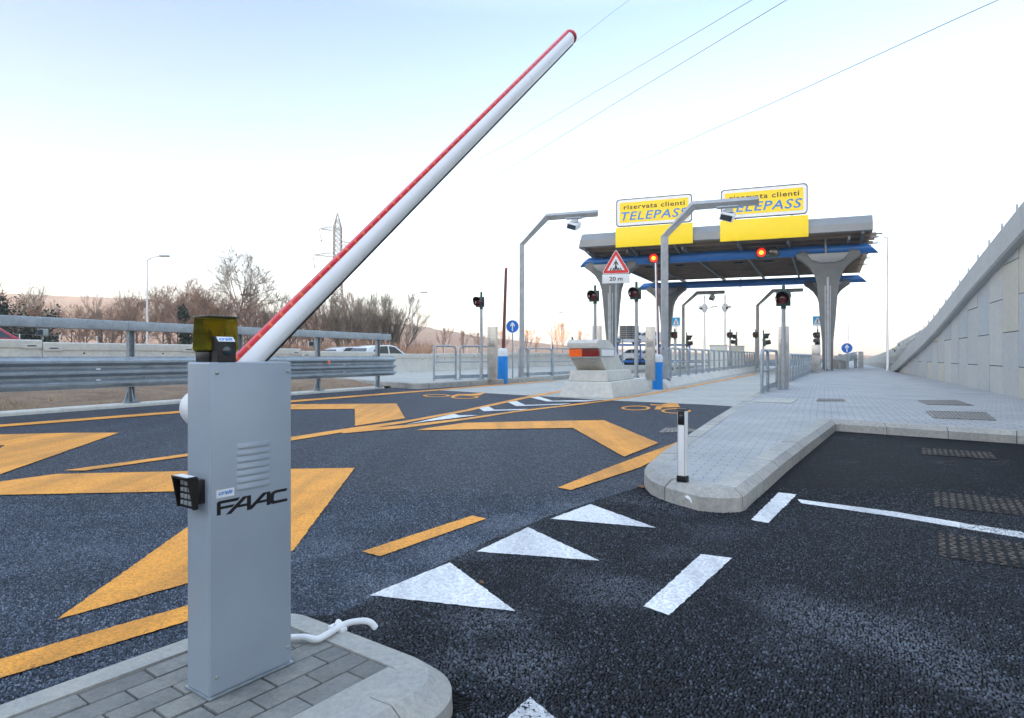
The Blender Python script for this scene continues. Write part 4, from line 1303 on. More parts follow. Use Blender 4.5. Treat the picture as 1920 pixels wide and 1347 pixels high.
# ---- traffic lanterns on poles
def lantern_parts(root, zc, flat=False):
    mb = MB(); mb.b2((-0.21, -0.10, zc - 0.22), (0.21, -0.075, zc + 0.22)); bp_ = mb.build('backplate', M['green_dark'], root, bevel=0.01)
    mb = MB(); mb.b2((-0.14, -0.075, zc - 0.17), (0.14, 0.05, zc + 0.17)); mb.build('housing', M['green_dark'], root, bevel=0.03, seg=3)
    mb = MB(); mb.lathe([(0.165, 0), (0.165, 0.02), (0.12, 0.045), (0.05, 0.055)], (-0.02, -0.10, zc), 24, Matrix.Rotation(R(90), 3, 'X')); mb.build('lens', M['lens_red'], root, smooth=60)
    mb = MB()
    n = 26
    for (r0, l0) in ((0.21, 0),):
        ins, outs = [], []
        for i in range(n + 1):
            a = R(-50 + 280 * i / n)
            ln = 0.36 * (0.55 + 0.45 * max(0.0, math.sin(a)))
            for r_, L_ in ((0.205, outs), (0.197, ins)):
                L_.append((mb.v((-0.02 + r_ * math.cos(a), -0.10, zc + r_ * math.sin(a))), mb.v((-0.02 + r_ * math.cos(a), -0.10 - ln, zc + r_ * math.sin(a)))))
        for i in range(n):
            mb.face([outs[i][0], outs[i + 1][0], outs[i + 1][1], outs[i][1]])
            mb.face([ins[i][0], ins[i][1], ins[i + 1][1], ins[i + 1][0]])
            mb.face([outs[i][1], outs[i + 1][1], ins[i + 1][1], ins[i][1]])
        mb.face([outs[0][0], outs[0][1], ins[0][1], ins[0][0]]); mb.face([outs[n][0], ins[n][0], ins[n][1], outs[n][1]])
    mb.build('visor', M['black'], root, smooth=60, normals=True)
    mb = MB(); mb.cyl((0, 0.02, zc - 0.30), (0, 0.02, zc - 0.17), 0.075); mb.lathe([(0.05, 0), (0.05, 0.27), (0.03, 0.3)], (0, 0.02, zc + 0.15), 14); mb.build('pole_cap', M['green_dark'], root)
def lantern(loc, zc, label, wide=False, rot=LROT):
    o = thing('traffic_light', label, 'traffic light', loc, rot, 'lane traffic lights with one dark red lens')
    zc -= loc[2]
    lantern_parts(o, zc)
    mb = MB(); mb.tube([(0, 0.02, 0), (0, 0.02, zc - 0.18)], [0.072, 0.058], 18); mb.build('pole', M['gantry'], o)
    mb = MB(); mb.b2((-0.17, -0.15, 0.0), (0.17, 0.19, 0.015))
    for a in range(4):
        m = Matrix.Rotation(a * math.pi / 2, 3, 'Z')
        f = lambda u, v, w, m=m: tuple(m @ Vector((u, w, v)) + Vector((0, 0.02, 0)))
        mb.prism([(0.06, 0.015), (0.16, 0.015), (0.06, 0.2)], f, -0.006, 0.006)
    mb.build('foot_plate', M['galv'], o, smooth=0)
    return o
lantern(lane_loc(902, 27.6, ISL), ZA(567, 27.6), 'unlit traffic light on a pole behind the left railing, black hood turned left')
lantern(lane_loc(1115.5, 25.5, 0.1), ZA(556, 25.5), 'unlit traffic light left of the triangular warning sign, pole foot hidden by the crash block')
lantern(lane_loc(1193, 23.7, 0.36), ZA(551, 23.7), 'unlit traffic light right of the triangular warning sign behind the crash block')
lantern(lane_loc(1469, 20.0, PAV), ZA(561.5, 20.0), 'unlit traffic light on the pavement edge, its red lens facing straight forward')

# ---- stainless pillars
def pillar(loc, ztop, w, label):
    o = thing('reader_pillar', label, 'metal pillar', loc, LROT, 'stainless reader pillars beside the lanes')
    h = ztop - loc[2]
    mb = MB(); mb.b2((-w / 2, -0.1, 0), (w / 2, 0.1, h)); b = mb.build('pillar_body', M['steel'], o, bevel=0.015, seg=2)
    mb = MB(); mb.b2((-w / 2 + 0.05, -0.104, h * 0.62), (w / 2 - 0.05, -0.1, h * 0.80)); mb.build('front_plate', M['steel'], o, bevel=0.003)
    mb = MB(); mb.b2((-w * 0.28, -0.108, h * 0.765), (-w * 0.2, -0.104, h * 0.785)); mb.build('lens', M['black'], o)
    mb = MB(); mb.b2((-w / 2 - 0.02, -0.12, 0), (w / 2 + 0.02, 0.12, 0.015)); mb.build('base_plate', M['galv'], o)
    return o
pillar(lane_loc(923.5, 27.2, ISL), ZA(613, 27.2), 0.40, 'stainless pillar beside the left blue barrier cabinet')
pillar(lane_loc(1119.5, 26.6, 0.1), ZA(611.5, 26.6), 0.36, 'stainless pillar half hidden behind the crash block')
pillar(lane_loc(1219.5, 23.0, 0.36), ZA(613, 23.0), 0.32, 'stainless pillar beside the right blue barrier cabinet')
pillar(lane_loc(1469.5, 21.8, PAV), ZA(612.5, 21.8), 0.33, 'stainless pillar behind the traffic light on the pavement')
pillar(lane_loc(1530, 40, PAV), ZA(647, 40), 0.5, 'stainless pillar beside the right canopy column')

# ---- lane barriers with upright booms
def lane_gate(loc, sc_, label, boom_top, lean, white):
    o = thing('barrier_gate', label, 'barrier gate', loc, LROT, 'blue lane barriers with raised booms')
    r = 0.19 * sc_
    mb = MB(); mb.lathe([(r * 0.96, 0), (r, 0.02), (r, 1.0 * sc_)], (0, 0, 0), 28); mb.build('blue_cabinet', M['blue'], o, smooth=50)
    mb = MB(); mb.lathe([(r * 1.0, 1.0 * sc_ + 0.002), (r * 1.0, 1.19 * sc_), (r * 0.8, 1.26 * sc_), (r * 0.45, 1.29 * sc_)], (0, 0, 0), 28); mb.build('white_top', M['white_plastic'], o, smooth=40)
    d = Vector((lean, 0.05, 1)).normalized()
    z0 = 1.18 * sc_
    L_ = boom_top - z0
    st = Vector((0.02, 0.06, z0)); en = st + d * (L_ / d.z)
    mb = MB(); mb.tube([st, en], [0.05 * sc_, 0.042 * sc_], 14); b = mb.build('boom', M['maroon'], o)
    mb = MB(); mb.tube([st + Vector((-0.03 * sc_, -0.03 * sc_, 0)), en + Vector((-0.022 * sc_, -0.025 * sc_, -0.02))], [0.034 * sc_, 0.03 * sc_], 10); mb.build('boom_edge', M['white_alu'] if white else M['maroon'], b)
    mb = MB(); mb.lathe([(0.05 * sc_, 0), (0.055 * sc_, 0.03), (0.03 * sc_, 0.06)], en, 14); mb.build('end_cap', M['red'], b)
    return o
lane_gate(lane_loc(942.5, 28.4, 0.004), 1.22, 'blue and white lane barrier on the left with a dark maroon boom standing upright', ZA(504, 28.4), 0.01, False)
lane_gate(lane_loc(1233, 23.6, 0.004), 1.0, 'blue and white lane barrier behind the stainless pillar, its boom white and maroon', ZA(491, 23.6), -0.035, True)

# ---- railing hoops
rail_proto = None
def hoop(loc, rz, L_, h, label, group, toe=True, lean=0.0):
    o = thing('railing', label, 'railing', loc, rz, group)
    r = 0.16
    p = [(0, 0, 0), (0, 0, h - r)] + [(0, r - r * math.cos(a), h - r + r * math.sin(a)) for a in (R(30), R(60), R(90))] + [(0, L_ - r + r * math.sin(a), h - r + r * math.cos(a)) for a in (0, R(30), R(60), R(90))] + [(0, L_, 0)]
    p = [(x + lean * z, y, z) for x, y, z in p]
    mb = MB(); mb.tube(p, 0.042, 10); mb.build('frame', M['galv'], o, smooth=60)
    mb = MB(); mb.cyl((lean * h * .55, 0, h * 0.53), (lean * h * .55, L_, h * 0.53), 0.024, 8); mb.build('mid_rail', M['galv'], o)
    if toe:
        mb = MB(); mb.b2((-0.01, 0.03, 0.05), (0.01, L_ - 0.03, 0.20)); mb.build('toe_board', M['galv'], o)
    for yy in (0, L_):
        mb = MB(); mb.box((0, yy, 0.008), (0.14, 0.14, 0.016)); mb.build('foot_plate', M['galv'], o)
    return o
def hoop_between(a, b, ztop, label, group):
    a = Vector(a); b = Vector(b)
    d = b - a
    return hoop(a, -math.atan2(d.x, d.y), d.length, ztop - a.z, label, group)
gL = 'railing hoops on the left island'
hoop_between(lane_loc(813.5, 26.6, ISL), lane_loc(854.5, 27.6, ISL), ZA(649, 26.6), 'narrow railing hoop at the left end of the left island', gL)
hoop_between(lane_loc(862.5, 27.6, ISL), lane_loc(919, 28.6, ISL), ZA(649.5, 27.6), 'wider railing hoop left of the stainless pillar on the left island', gL)
hoop_between(lane_loc(973, 30.2, ISL), lane_loc(988.5, 31.6, ISL), ZA(653, 30.2), 'short railing hoop at the foot of the left camera gantry', gL)
hoop_between(lane_loc(991, 31.2, ISL), lane_loc(1034, 33.0, ISL), ZA(653.5, 31.2), 'railing hoop right of the left camera gantry', gL)
hoop_between(lane_loc(1037, 32.8, ISL), lane_loc(1082, 35.0, ISL), ZA(654, 32.8), 'railing hoop left of the crash block, partly behind it', gL)
gM = 'railing hoops along the middle island'
Ls = LANE
m0 = Vector((5.75, 23.4, 0.36)) + Vector((-LANE.y, LANE.x, 0)) * 0.45
y = 0.45
rp_ = None
k = 0
while y < 38:
    loc = m0 + LANE * y
    if rp_ is None:
        rp_ = hoop(loc, LROT, 1.72, 1.18, 'galvanised railing hoop in the long row on the middle island', gM)
    else:
        dup(rp_, loc)
    y += 1.9
gR = 'railing hoops along the pavement edge'
e0 = Vector((6.97, 17.85, PAV))
ed = Vector((9.3, 17.6, 0)).normalized()
erz = -math.atan2(ed.x, ed.y)
hoop(e0, erz, 1.35, 1.22, 'nearest railing hoop on the pavement edge before the traffic light', gR)
hoop(e0 + ed * 1.45, erz, 2.6, 1.22, 'second railing hoop on the pavement edge left of the stainless pillar', gR)
y = 9.2
rp_ = None
while y < 30:
    loc = e0 + ed * y
    if rp_ is None:
        rp_ = hoop(loc, erz, 1.5, 1.12, 'galvanised railing hoop in the row past the pillar on the pavement edge', gR)
    else:
        dup(rp_, loc)
    y += 1.68

# ---- camera gantries
def gantry(px, Y, z0, ypole, bend, end, cam_px, w, label):
    base = lane_loc(px, Y, z0)
    def s_at(q):
        r = (q - 960) / F_PX
        return (r * base.y - base.x) / (CROSS.x - r * CROSS.y)
    def pt(q, qy):
        s = s_at(q); p = base + CROSS * s
        return Vector((p.x, p.y, ZA(qy, p.y)))
    o = thing('camera_gantry', label, 'camera gantry', base, math.atan2(CROSS.y, CROSS.x), 'camera gantries reaching over the lanes')
    top = Vector((base.x, base.y, ZA(ypole, Y)))
    b = pt(*bend); e = pt(*end)
    b.z = e.z
    mb = MB(); mb.sqtube([base, top, b, e], w, w); mb.build('mast', M['gantry'], o, world=True, bevel=0.0, smooth=0)
    mb = MB(); mb.box(base + ZUP * 0.01, (0.5, 0.5, 0.02), math.atan2(CROSS.y, CROSS.x)); mb.build('base_plate', M['galv'], o, world=True)
    c = base + CROSS * s_at(cam_px); c.z = e.z
    k = w / 0.23
    rz = math.atan2(CROSS.y, CROSS.x)
    f = Vector((CROSS.y, -CROSS.x, 0))
    mb = MB(); mb.box(c - ZUP * (w / 2 + 0.03), (0.75 * k, 0.3, 0.05), rz); mb.box(c - ZUP * (w / 2 + 0.14) + CROSS * 0.05, (0.3 * k, 0.16, 0.2), rz); mb.build('bracket', M['galv'], o, world=True)
    tilt = Matrix.Rotation(rz, 3, 'Z') @ Matrix.Rotation(R(18), 3, 'Y') @ Matrix.Rotation(R(25), 3, 'X')
    mb = MB(); mb.box(c - ZUP * (w / 2 + 0.36), (0.48 * k, 0.62, 0.26), m=tilt); cb = mb.build('camera_box', M['white_plastic'], o, world=True, bevel=0.02)
    mb = MB(); mb.box(c - ZUP * (w / 2 + 0.36) + tilt @ Vector((0, -0.315, 0)), (0.4 * k, 0.02, 0.2), m=tilt); g_ = mb.build('camera_window', M['glass'], o, world=True)
    mb = MB(); mb.tube(catmull([c + CROSS * 0.2 * k - ZUP * (w / 2), c + CROSS * 0.5 * k - ZUP * (w / 2 + 0.15), c + CROSS * 0.5 * k - ZUP * (w / 2 + 0.4), c + CROSS * 0.25 * k - ZUP * (w / 2 + 0.45)], 6), 0.012, 6); mb.build('cable', M['white_plastic'], o, world=True)
    return o
gantry(978.5, 30.4, ISL, 459.5, (1026, 405.5), (1121, 400), 1076, 0.23, 'grey camera gantry on the left island beside the blue arrow sign')
gantry(1246, 24.6, 0.36, 444, (1300, 384.5), (1423, 376.5), 1364, 0.235, 'tall grey camera gantry whose arm crosses in front of the yellow signs')
gantry(1281, 57, 0.36, 573, (1307, 549), (1359, 548), 1335, 0.22, 'far camera gantry under the canopy, left of the two white camera poles')
gantry(1420.5, 56, 0.2, 573, (1449, 545.5), (1506, 544), 1478, 0.22, 'far camera gantry under the canopy behind the pavement traffic light')

# ---- signs
def disc_sign(px, py, Y, r, z0, label):
    c = DP(px, py, Y)
    o = thing('arrow_sign', label, 'road sign', (c.x, c.y, z0), R(-8) if px < 1200 else LROT, 'round blue signs with a white upward arrow')
    zc = c.z - z0
    mx = Matrix.Rotation(R(90), 3, 'X')
    mb = MB(); mb.lathe([(r, 0), (r, 0.02)], (0, 0, zc), 40, mx); mb.build('plate', M['galv'], o)
    mb = MB(); mb.lathe([(r * 0.99, 0.021), (r * 0.99, 0.023)], (0, 0, zc), 40, mx); mb.build('rim', M['sign_white'], o)
    mb = MB(); mb.lathe([(r * 0.96, 0.024), (r * 0.96, 0.026)], (0, 0, zc), 40, mx); mb.build('blue_face', M['sign_blue'], o)
    a = [(-0.09, -0.72), (0.09, -0.72), (0.09, 0.2), (0.36, -0.06), (0.36, 0.24), (0, 0.72), (-0.36, 0.24), (-0.36, -0.06), (-0.09, 0.2)]
    mb = MB(); mb.prism([(u * r, zc + v * r) for u, v in a], lambda u, v, w: (u, w, v), -0.027, -0.030); mb.build('white_arrow', M['sign_white'], o, smooth=0)
    mb = MB(); mb.cyl((0, 0.03, 0), (0, 0.03, zc + r * 0.8), 0.03, 10); mb.build('pole', M['galv'], o)
disc_sign(961, 612.5, 29.0, 0.29, ISL, 'round blue arrow sign beside the maroon boom on the left island')
disc_sign(1588, 653, 47, 0.37, PAV, 'round blue arrow sign on the far pavement right of the canopy column')

c = DP(1155, 498, 20.6)
ts = thing('warning_sign', 'red bordered triangular pedestrian crossing sign with a 20 m plate above the crash block', 'warning sign', (c.x, c.y + 0.0, 0.4), R(-12))
zc = c.z - 0.4
def rtri(r, rad, n=6):
    out = []
    for k in range(3):
        a0 = R(90 + 120 * k)
        cx, cy = (r - 2 * rad) * math.cos(a0), (r - 2 * rad) * math.sin(a0)
        for i in range(n + 1):
            a = a0 + R(-60 + 120 * i / n)
            out.append((cx + rad * math.cos(a), cy + rad * math.sin(a)))
    return out
RT_ = 0.53
def plate(mb, poly, y0, y1): mb.prism([(u, zc + v) for u, v in poly], lambda u, v, w: (u, w, v), y0, y1)
mb = MB(); plate(mb, rtri(RT_, 0.05), 0.0, -0.02); mb.build('sign_back', M['sign_white'], ts, smooth=0)
mb = MB(); plate(mb, rtri(RT_ * 0.94, 0.04), -0.021, -0.024); mb.build('red_border', simple('red_sign_sheet', (0.75, 0.035, 0.03), 0.4, 0, 0.05), ts, smooth=0)
mb = MB(); plate(mb, rtri(RT_ * 0.61, 0.008), -0.025, -0.028); mb.build('white_face', M['sign_white'], ts, smooth=0)
S_ = 0.30
def blk(mb, pts, y=-0.029, t=0.002): plate(mb, [(u * S_, v * S_ - 0.03) for u, v in pts], y, y - t)
mb = MB()
circ = lambda cx, cy, r: [(cx + r * math.cos(2 * math.pi * i / 14), cy + r * math.sin(2 * math.pi * i / 14)) for i in range(14)]
blk(mb, circ(0.0, 0.62, 0.075))
blk(mb, [(-0.1, 0.5), (0.08, 0.52), (0.22, 0.3), (0.26, 0.1), (0.2, 0.08), (0.14, 0.26), (0.07, 0.34), (0.06, 0.05), (-0.08, 0.05), (-0.08, 0.34), (-0.16, 0.26), (-0.2, 0.1), (-0.26, 0.13), (-0.22, 0.32)])
blk(mb, [(-0.08, 0.049), (0.06, 0.049), (0.26, -0.42), (0.16, -0.45), (0.0, -0.1), (-0.14, -0.45), (-0.24, -0.42)])
for u in (-0.62, -0.34, 0.0, 0.36, 0.60):
    w = 0.06
    blk(mb, [(u * 0.95 - w, -0.44), (u * 0.95 + w, -0.44), (u * 0.78 + w * .8, -0.16), (u * 0.78 - w * .8, -0.16)], -0.0315, 0.001)
mb.build('pedestrian_symbol', M['text_black'], ts, smooth=0)
zp = zc - RT_ * 0.5 - 0.165
mb = MB(); mb.b2((-0.44, -0.02, zp - 0.145), (0.44, 0.0, zp + 0.145)); pl = mb.build('distance_plate', M['sign_white'], ts, bevel=0.006)
me = text_mesh('20 m', 0.2, 0, 0.004)
mb = MB(); mb.add_mesh(me, frame_m((0.0, -0.0225, zp), (1, 0, 0), (0, 0, 1)) @ fit_text(me, 0.42, 0.13)); mb.build('lettering', M['text_black'], pl, smooth=0, normals=False)
mb = MB(); mb.cyl((0, 0.035, 0), (0, 0.035, zc + 0.3), 0.032, 12); mb.build('pole', M['galv'], ts)

def crossing_sign(px, py, Y, w, label):
    c = DP(px, py, Y)
    o = thing('crossing_sign', label, 'road sign', (c.x, c.y, 0.1), LROT, 'square blue pedestrian crossing signs')
    zc = c.z - 0.1
    mb = MB(); mb.b2((-w / 2, -0.02, zc - w / 2), (w / 2, 0, zc + w / 2)); mb.build('blue_plate', M['sign_cyan'], o)
    mb = MB(); mb.prism([(-w * .36, zc - w * .36), (w * .36, zc - w * .36), (0, zc + w * .4)], lambda u, v, ww: (u, ww, v), -0.022, -0.026); mb.build('white_triangle', M['sign_white'], o, smooth=0)
    mb = MB(); mb.prism([(-w * .07, zc - w * .3), (-w * .02, zc - w * .3), (0, zc - w * .14), (w * .03, zc - w * .3), (w * .09, zc - w * .3), (w * .045, zc + w * .02), (w * .04, zc + w * .13), (-w * .03, zc + w * .13), (-w * .05, zc)], lambda u, v, ww: (u, ww, v), -0.027, -0.029); mb.build('pedestrian_symbol', M['text_black'], o, smooth=0)
    mb = MB(); mb.b2((-w / 2, -0.018, zc - w * .68), (w / 2, 0, zc - w * .53)); mb.build('white_plate', M['sign_white'], o)
    mb = MB(); mb.cyl((0, 0.03, 0), (0, 0.03, zc), 0.035, 8); mb.build('pole', M['galv'], o)
crossing_sign(1267.5, 603, 52, 0.66, 'square blue crossing sign under the left part of the canopy')
crossing_sign(1532.5, 601, 50, 0.66, 'square blue crossing sign half behind the right canopy column')

# ---- distant traffic lights
def far_light(px, py, Y, label, turn, two=False):
    c = DP(px, py, Y)
    o = thing('traffic_light', label, 'traffic light', (c.x, c.y, 0.1), turn, 'distant traffic lights under the canopy')
    zc = c.z - 0.1
    lantern_parts(o, zc)
    if two:
        mb = MB(); mb.b2((-0.16, -0.12, zc - 0.72), (0.16, 0.06, zc - 0.24)); mb.build('lower_housing', M['green_dark'], o, bevel=0.02)
        mb = MB(); mb.tube([(0, -0.12, zc - 0.46), (0, -0.46, zc - 0.40)], [0.17, 0.16], 14); mb.build('lower_visor', M['black'], o)
    mb = MB(); mb.cyl((0, 0.02, 0), (0, 0.02, zc - 0.2), 0.06, 10); mb.build('pole', M['gantry'], o)
far_light(1265, 628.5, 44, 'small distant traffic light below the left blue crossing sign', LROT)
far_light(1288, 634, 52, 'small distant traffic light seen edge on, right of the far left gantry', R(60), True)
far_light(1369, 628.5, 50, 'small distant traffic light above the cream utility box, red lens towards us', LROT)
far_light(1381, 632, 54, 'small distant traffic light seen edge on above the second utility box', R(-110), True)
far_light(1417, 628, 52, 'small distant traffic light on the far right gantry', LROT)
far_light(1432, 631, 46, 'small distant traffic light with two hoods turned right, beside the far right gantry', R(75), True)
far_light(1533, 629, 47, 'small distant traffic light half behind the right canopy column', LROT - R(20), True)

# ---- white camera poles and utility boxes
def cam_pole(px, ytop, ycam, Y, side, label):
    b = lane_loc(px, Y, 0.2)
    o = thing('camera_pole', label, 'camera pole', b, LROT, 'white poles with cameras and lamps')
    h = ZA(ytop, Y) - 0.2; zc = ZA(ycam, Y) - 0.2
    mb = MB(); mb.tube([(0, 0, 0), (0, 0, h)], [0.08, 0.065], 14); mb.build('pole', M['white_alu'], o)
    mb = MB(); mb.lathe([(0.1, -0.35), (0.22, -0.1), (0.24, 0.15), (0.12, 0.3)], (0, 0, zc), 12); mb.build('bracket', M['white_plastic'], o)
    m = Matrix.Rotation(R(20 * side), 3, 'Z') @ Matrix.Rotation(R(14), 3, 'X')
    mb = MB(); mb.box((-0.28 * side, -0.2, zc), (0.22, 0.5, 0.2), m=m); ca = mb.build('camera', M['white_plastic'], o, bevel=0.03)
    mb = MB(); mb.box(Vector((-0.28 * side, -0.2, zc)) + m @ Vector((0, -0.26, 0)), (0.16, 0.03, 0.15), m=m); mb.build('camera_lens', M['black'], o)
    mb = MB(); mb.box((0.6 * side, 0.0, zc + 0.05), (0.75, 0.3, 0.05), m=Matrix.Rotation(R(-14 * side), 3, 'Y')); mb.build('lamp_arm', M['white_plastic'], o, bevel=0.01)
cam_pole(1321, 554, 578, 50, 1, 'left one of two slim white poles with cameras under the canopy')
cam_pole(1359.5, 553, 577, 50, -1, 'right one of two slim white poles with cameras under the canopy')
def util_box(x0, x1, ytop, Y, label):
    a = lane_loc((x0 + x1) / 2, Y, 0.2); w = (x1 - x0) / F_PX * Y
    h = ZA(ytop, Y) - 0.2
    o = thing('utility_box', label, 'utility box', a, R(-12))
    mb = MB(); mb.b2((-w / 2, 0, 0), (w / 2, 1.0, h)); mb.build('box_body', M['utility'], o, bevel=0.02)
    mb = MB(); mb.b2((-w / 2 - 0.08, -0.06, h), (w / 2 + 0.08, 1.06, h + 0.06)); mb.build('box_roof', M['utility'], o, bevel=0.01)
    mb = MB(); mb.b2((-w / 2 + 0.08, -0.015, 0.15), (-0.02, 0, h - 0.1)); d1 = mb.build('door', M['utility'], o, bevel=0.006)
    mb = MB(); mb.b2((0.02, -0.015, 0.15), (w / 2 - 0.08, 0, h - 0.1)); mb.build('door', M['utility'], o, bevel=0.006)
    mb = MB(); mb.lathe([(0.09, 0), (0.09, 0.004)], (0.0, -0.016, h - 0.3), 3, Matrix.Rotation(R(90), 3, 'X') ); mb.build('hazard_mark', M['yellow'], o)
util_box(1334.5, 1363, 648.5, 48, 'cream utility box with yellow hazard mark behind the middle railings')
util_box(1370.5, 1395, 650, 52, 'second cream utility box behind the far end of the middle railings')

# ================================================================== CANOPY
T0_ = Vector((22.05, 44.7, 0))
def cs_at(px, l):
    b = T0_ + LANE * l
    r = (px - 960) / F_PX
    return (r * b.y - b.x) / (CROSS.x - r * CROSS.y)
def cp(s, l, z):
    p = T0_ + CROSS * s + LANE * l
    return Vector((p.x, p.y, z))
can = thing('toll_canopy', 'grey toll canopy on flared steel columns with two long blue tubes', 'canopy', T0_, math.atan2(CROSS.y, CROSS.x))
TZ, TR = 8.62, 0.36
L2 = 19.3
def ctube(l, pxl, pxr):
    s0, s1 = cs_at(pxl, l), cs_at(pxr, l)
    mb = MB()
    n = 28
    a_, b_ = [], []
    for i in range(n):
        a = 2 * math.pi * i / n
        dy, dz = TR * math.cos(a), TR * math.sin(a)
        k = (TR - dz) * 1.05
        a_.append(mb.v(cp(s0 - k, l, TZ + dz) + LANE * dy)); b_.append(mb.v(cp(s1 + k, l, TZ + dz) + LANE * dy))
    mb.face(a_); mb.face(b_)
    for i in range(n): mb.face([a_[i], a_[(i + 1) % n], b_[(i + 1) % n], b_[i]])
    return mb.build('blue_tube', M['blue_tube'], can, world=True, smooth=40)
t1 = ctube(0.0, 1106, 1624)
t2 = ctube(L2, 1209, 1609)
for l in (0.0, L2):
    s = cs_at(1331, 0)
    mb = MB()
    n = 28
    for ds in (0.0,):
        ring = []
        pts = [cp(s - 0.05, l, TZ), cp(s + 0.05, l, TZ)]
        mb.tube(pts, TR + 0.09, 24)
    mb.build('flange', M['blue_tube'], t1 if l == 0 else t2, world=True)
half = [(0.33, 0.15), (0.36, 2.3), (0.50, 3.8), (0.60, 5.25), (0.70, 6.4), (0.86, 6.95), (1.2, 7.5), (1.62, 7.88), (2.0, 8.14), (2.02, 8.42), (1.45, 8.60), (1.25, 8.40)]
def column(s, l):
    out = [(u, v) for u, v in half] + [(-u, v) for u, v in reversed(half)]
    mb = MB()
    mb.prism(out, lambda u, v, w: cp(s + u, l + w * (0.55 + 0.45 * smooth01((v - 3) / 5)), v), -0.42, 0.42)
    c = mb.build('column', M['canopy_steel'], can, world=True, bevel=0.05, seg=2, smooth=35)
    mb = MB()
    for sg in (-1, 1):
        mb.prism([(0.10, 0.2), (0.17, 0.2), (0.20, 6.6), (0.12, 6.6)], lambda u, v, w: cp(s + sg * u, l + w, v), -0.36, -0.30)
    mb.tube([cp(s, l - 0.36, 0.3), cp(s, l - 0.40, 6.7)], 0.085, 12)
    mb.build('drain_pipe', M['gantry'], c, world=True)
    mb = MB(); mb.b2((-0.42, -0.42, 0.0), (0.42, 0.42, 0.04))
    for x in (-0.33, 0.33):
        for y in (-0.33, 0.33): mb.cyl((x, y, 0.04), (x, y, 0.14), 0.04, 8)
    bm_ = mb.bm; bm_.transform(Matrix.Translation(cp(s, l, PAV if s > -5 else 0.3)) @ Matrix.Rotation(math.atan2(CROSS.y, CROSS.x), 4, 'Z'))
    mb.build('base_plate', M['galv'], c, world=True)
    mb = MB()
    mb.prism([(-1.3, 8.34), (1.3, 8.34), (1.0, 7.9), (0.5, 7.7), (-0.5, 7.7), (-1.0, 7.9)], lambda u, v, w: cp(s + u, l + w, v), -0.56, -0.44)
    mb.build('cap_plate', M['canopy_grey'], c, world=True, bevel=0.02)
    for sg in (-1, 1):
        mb = MB(); mb.prism([(1.25, 8.2), (2.0, 8.2), (2.0, 8.62), (1.75, 8.9), (1.4, 8.9)], lambda u, v, w: cp(s + sg * u, l + w, v), -0.12, 0.12); mb.build('tube_saddle', M['canopy_steel'], c, world=True)
sL = cs_at(1147, 0.0)
for s, l in ((0.0, 0.0), (sL, 0.0), (0.0, L2), (sL, L2)):
    column(s, l)
# roof
LF, LB = -2.5, L2 + 1.2
RZ = 9.42
sa, sb = cs_at(1089, LF), cs_at(1635, LF)
mb = MB()
mb.hexa([cp(sa, LF, RZ), cp(sb, LF, RZ), cp(sb, LB, RZ), cp(sa, LB, RZ), cp(sa, LF, RZ + 0.12), cp(sb, LF, RZ + 0.12), cp(sb, LB, RZ + 0.12), cp(sa, LB, RZ + 0.12)])
roof = mb.build('roof', M['canopy_under'], can, world=True)
mb = MB()
l = LF + 0.9
while l < LB:
    mb.prism([(0.0, 0.0), (0.14, 0.0), (0.14, -0.22), (0.0, -0.22)], lambda u, v, w: cp(w, l + u, RZ - 0.003 + v), sa + 0.05, sb + 0.32)
    l += 1.75
mb.build('purlins', M['canopy_under'], roof, world=True, smooth=0)
mb = MB()
q = 0
l = LF + 0.2
while l < LB - 0.3:                                       # ribs of the corrugated soffit sheet
    mb.prism([(0.0, 0.0), (0.10, 0.0), (0.08, -0.035), (0.02, -0.035)], lambda u, v, w: cp(w, l + u, RZ - 0.002 + v), sa + 0.1, sb - 0.1)
    l += 0.35
mb.build('soffit_ribs', M['canopy_under'], roof, world=True, smooth=0)
for px in (1190, 1290, 1390, 1480, 1590, 1120):
    s = cs_at(px, 0)
    mb = MB()
    mb.prism([(-2.2, RZ - 0.24), (L2 + 1, RZ - 0.24), (L2 + 1, RZ - 0.5), (-2.2, RZ - 0.5)], lambda u, v, w: cp(s + w, u, v), -0.07, 0.07)
    for ll in (0.0, L2):
        for d in (-1.1, 1.1):
            mb.sqtube([cp(s, ll, TZ + 0.3), cp(s, ll + d, RZ - 0.4)], 0.08, 0.08)
    mb.build('roof_truss', M['canopy_steel'], can, world=True, smooth=0)
for px in (1218, 1275, 1385, 1440):
    s = cs_at(px, 8)
    mb = MB(); mb.box(cp(s, 8, RZ - 0.31), (0.7, 0.4, 0.12), math.atan2(CROSS.y, CROSS.x)); mb.build('ceiling_lamp', M['black'], can, world=True)
# fascia all round: folded grey sheet
fp = [(0.0, RZ - 0.05), (-0.16, RZ + 0.0), (-0.18, RZ + 0.48), (0.22, RZ + 1.02), (0.32, RZ + 1.02), (0.3, RZ + 0.1)]
mb = MB()
a_ = [mb.v(cp(sa + max(0, (v - RZ) * 0.18) - 0.1, LF + u, v)) for u, v in fp]
b_ = [mb.v(cp(sb + 0.05, LF + u, v)) for u, v in fp]
n = len(fp)
mb.face(a_[::-1]); mb.face(b_)
for i in range(n): mb.face([a_[i], a_[(i + 1) % n], b_[(i + 1) % n], b_[i]])
mb.build('front_fascia', M['canopy_grey'], can, world=True, smooth=0)
mb = MB(); mb.prism([(LF + 0.25, RZ - 0.04), (LB, RZ - 0.04), (LB, RZ + 0.5), (LF + 0.3, RZ + 0.98)], lambda u, v, w: cp(sb + w, u, v), -0.12, 0.05); mb.build('side_fascia', M['canopy_grey'], can, world=True)
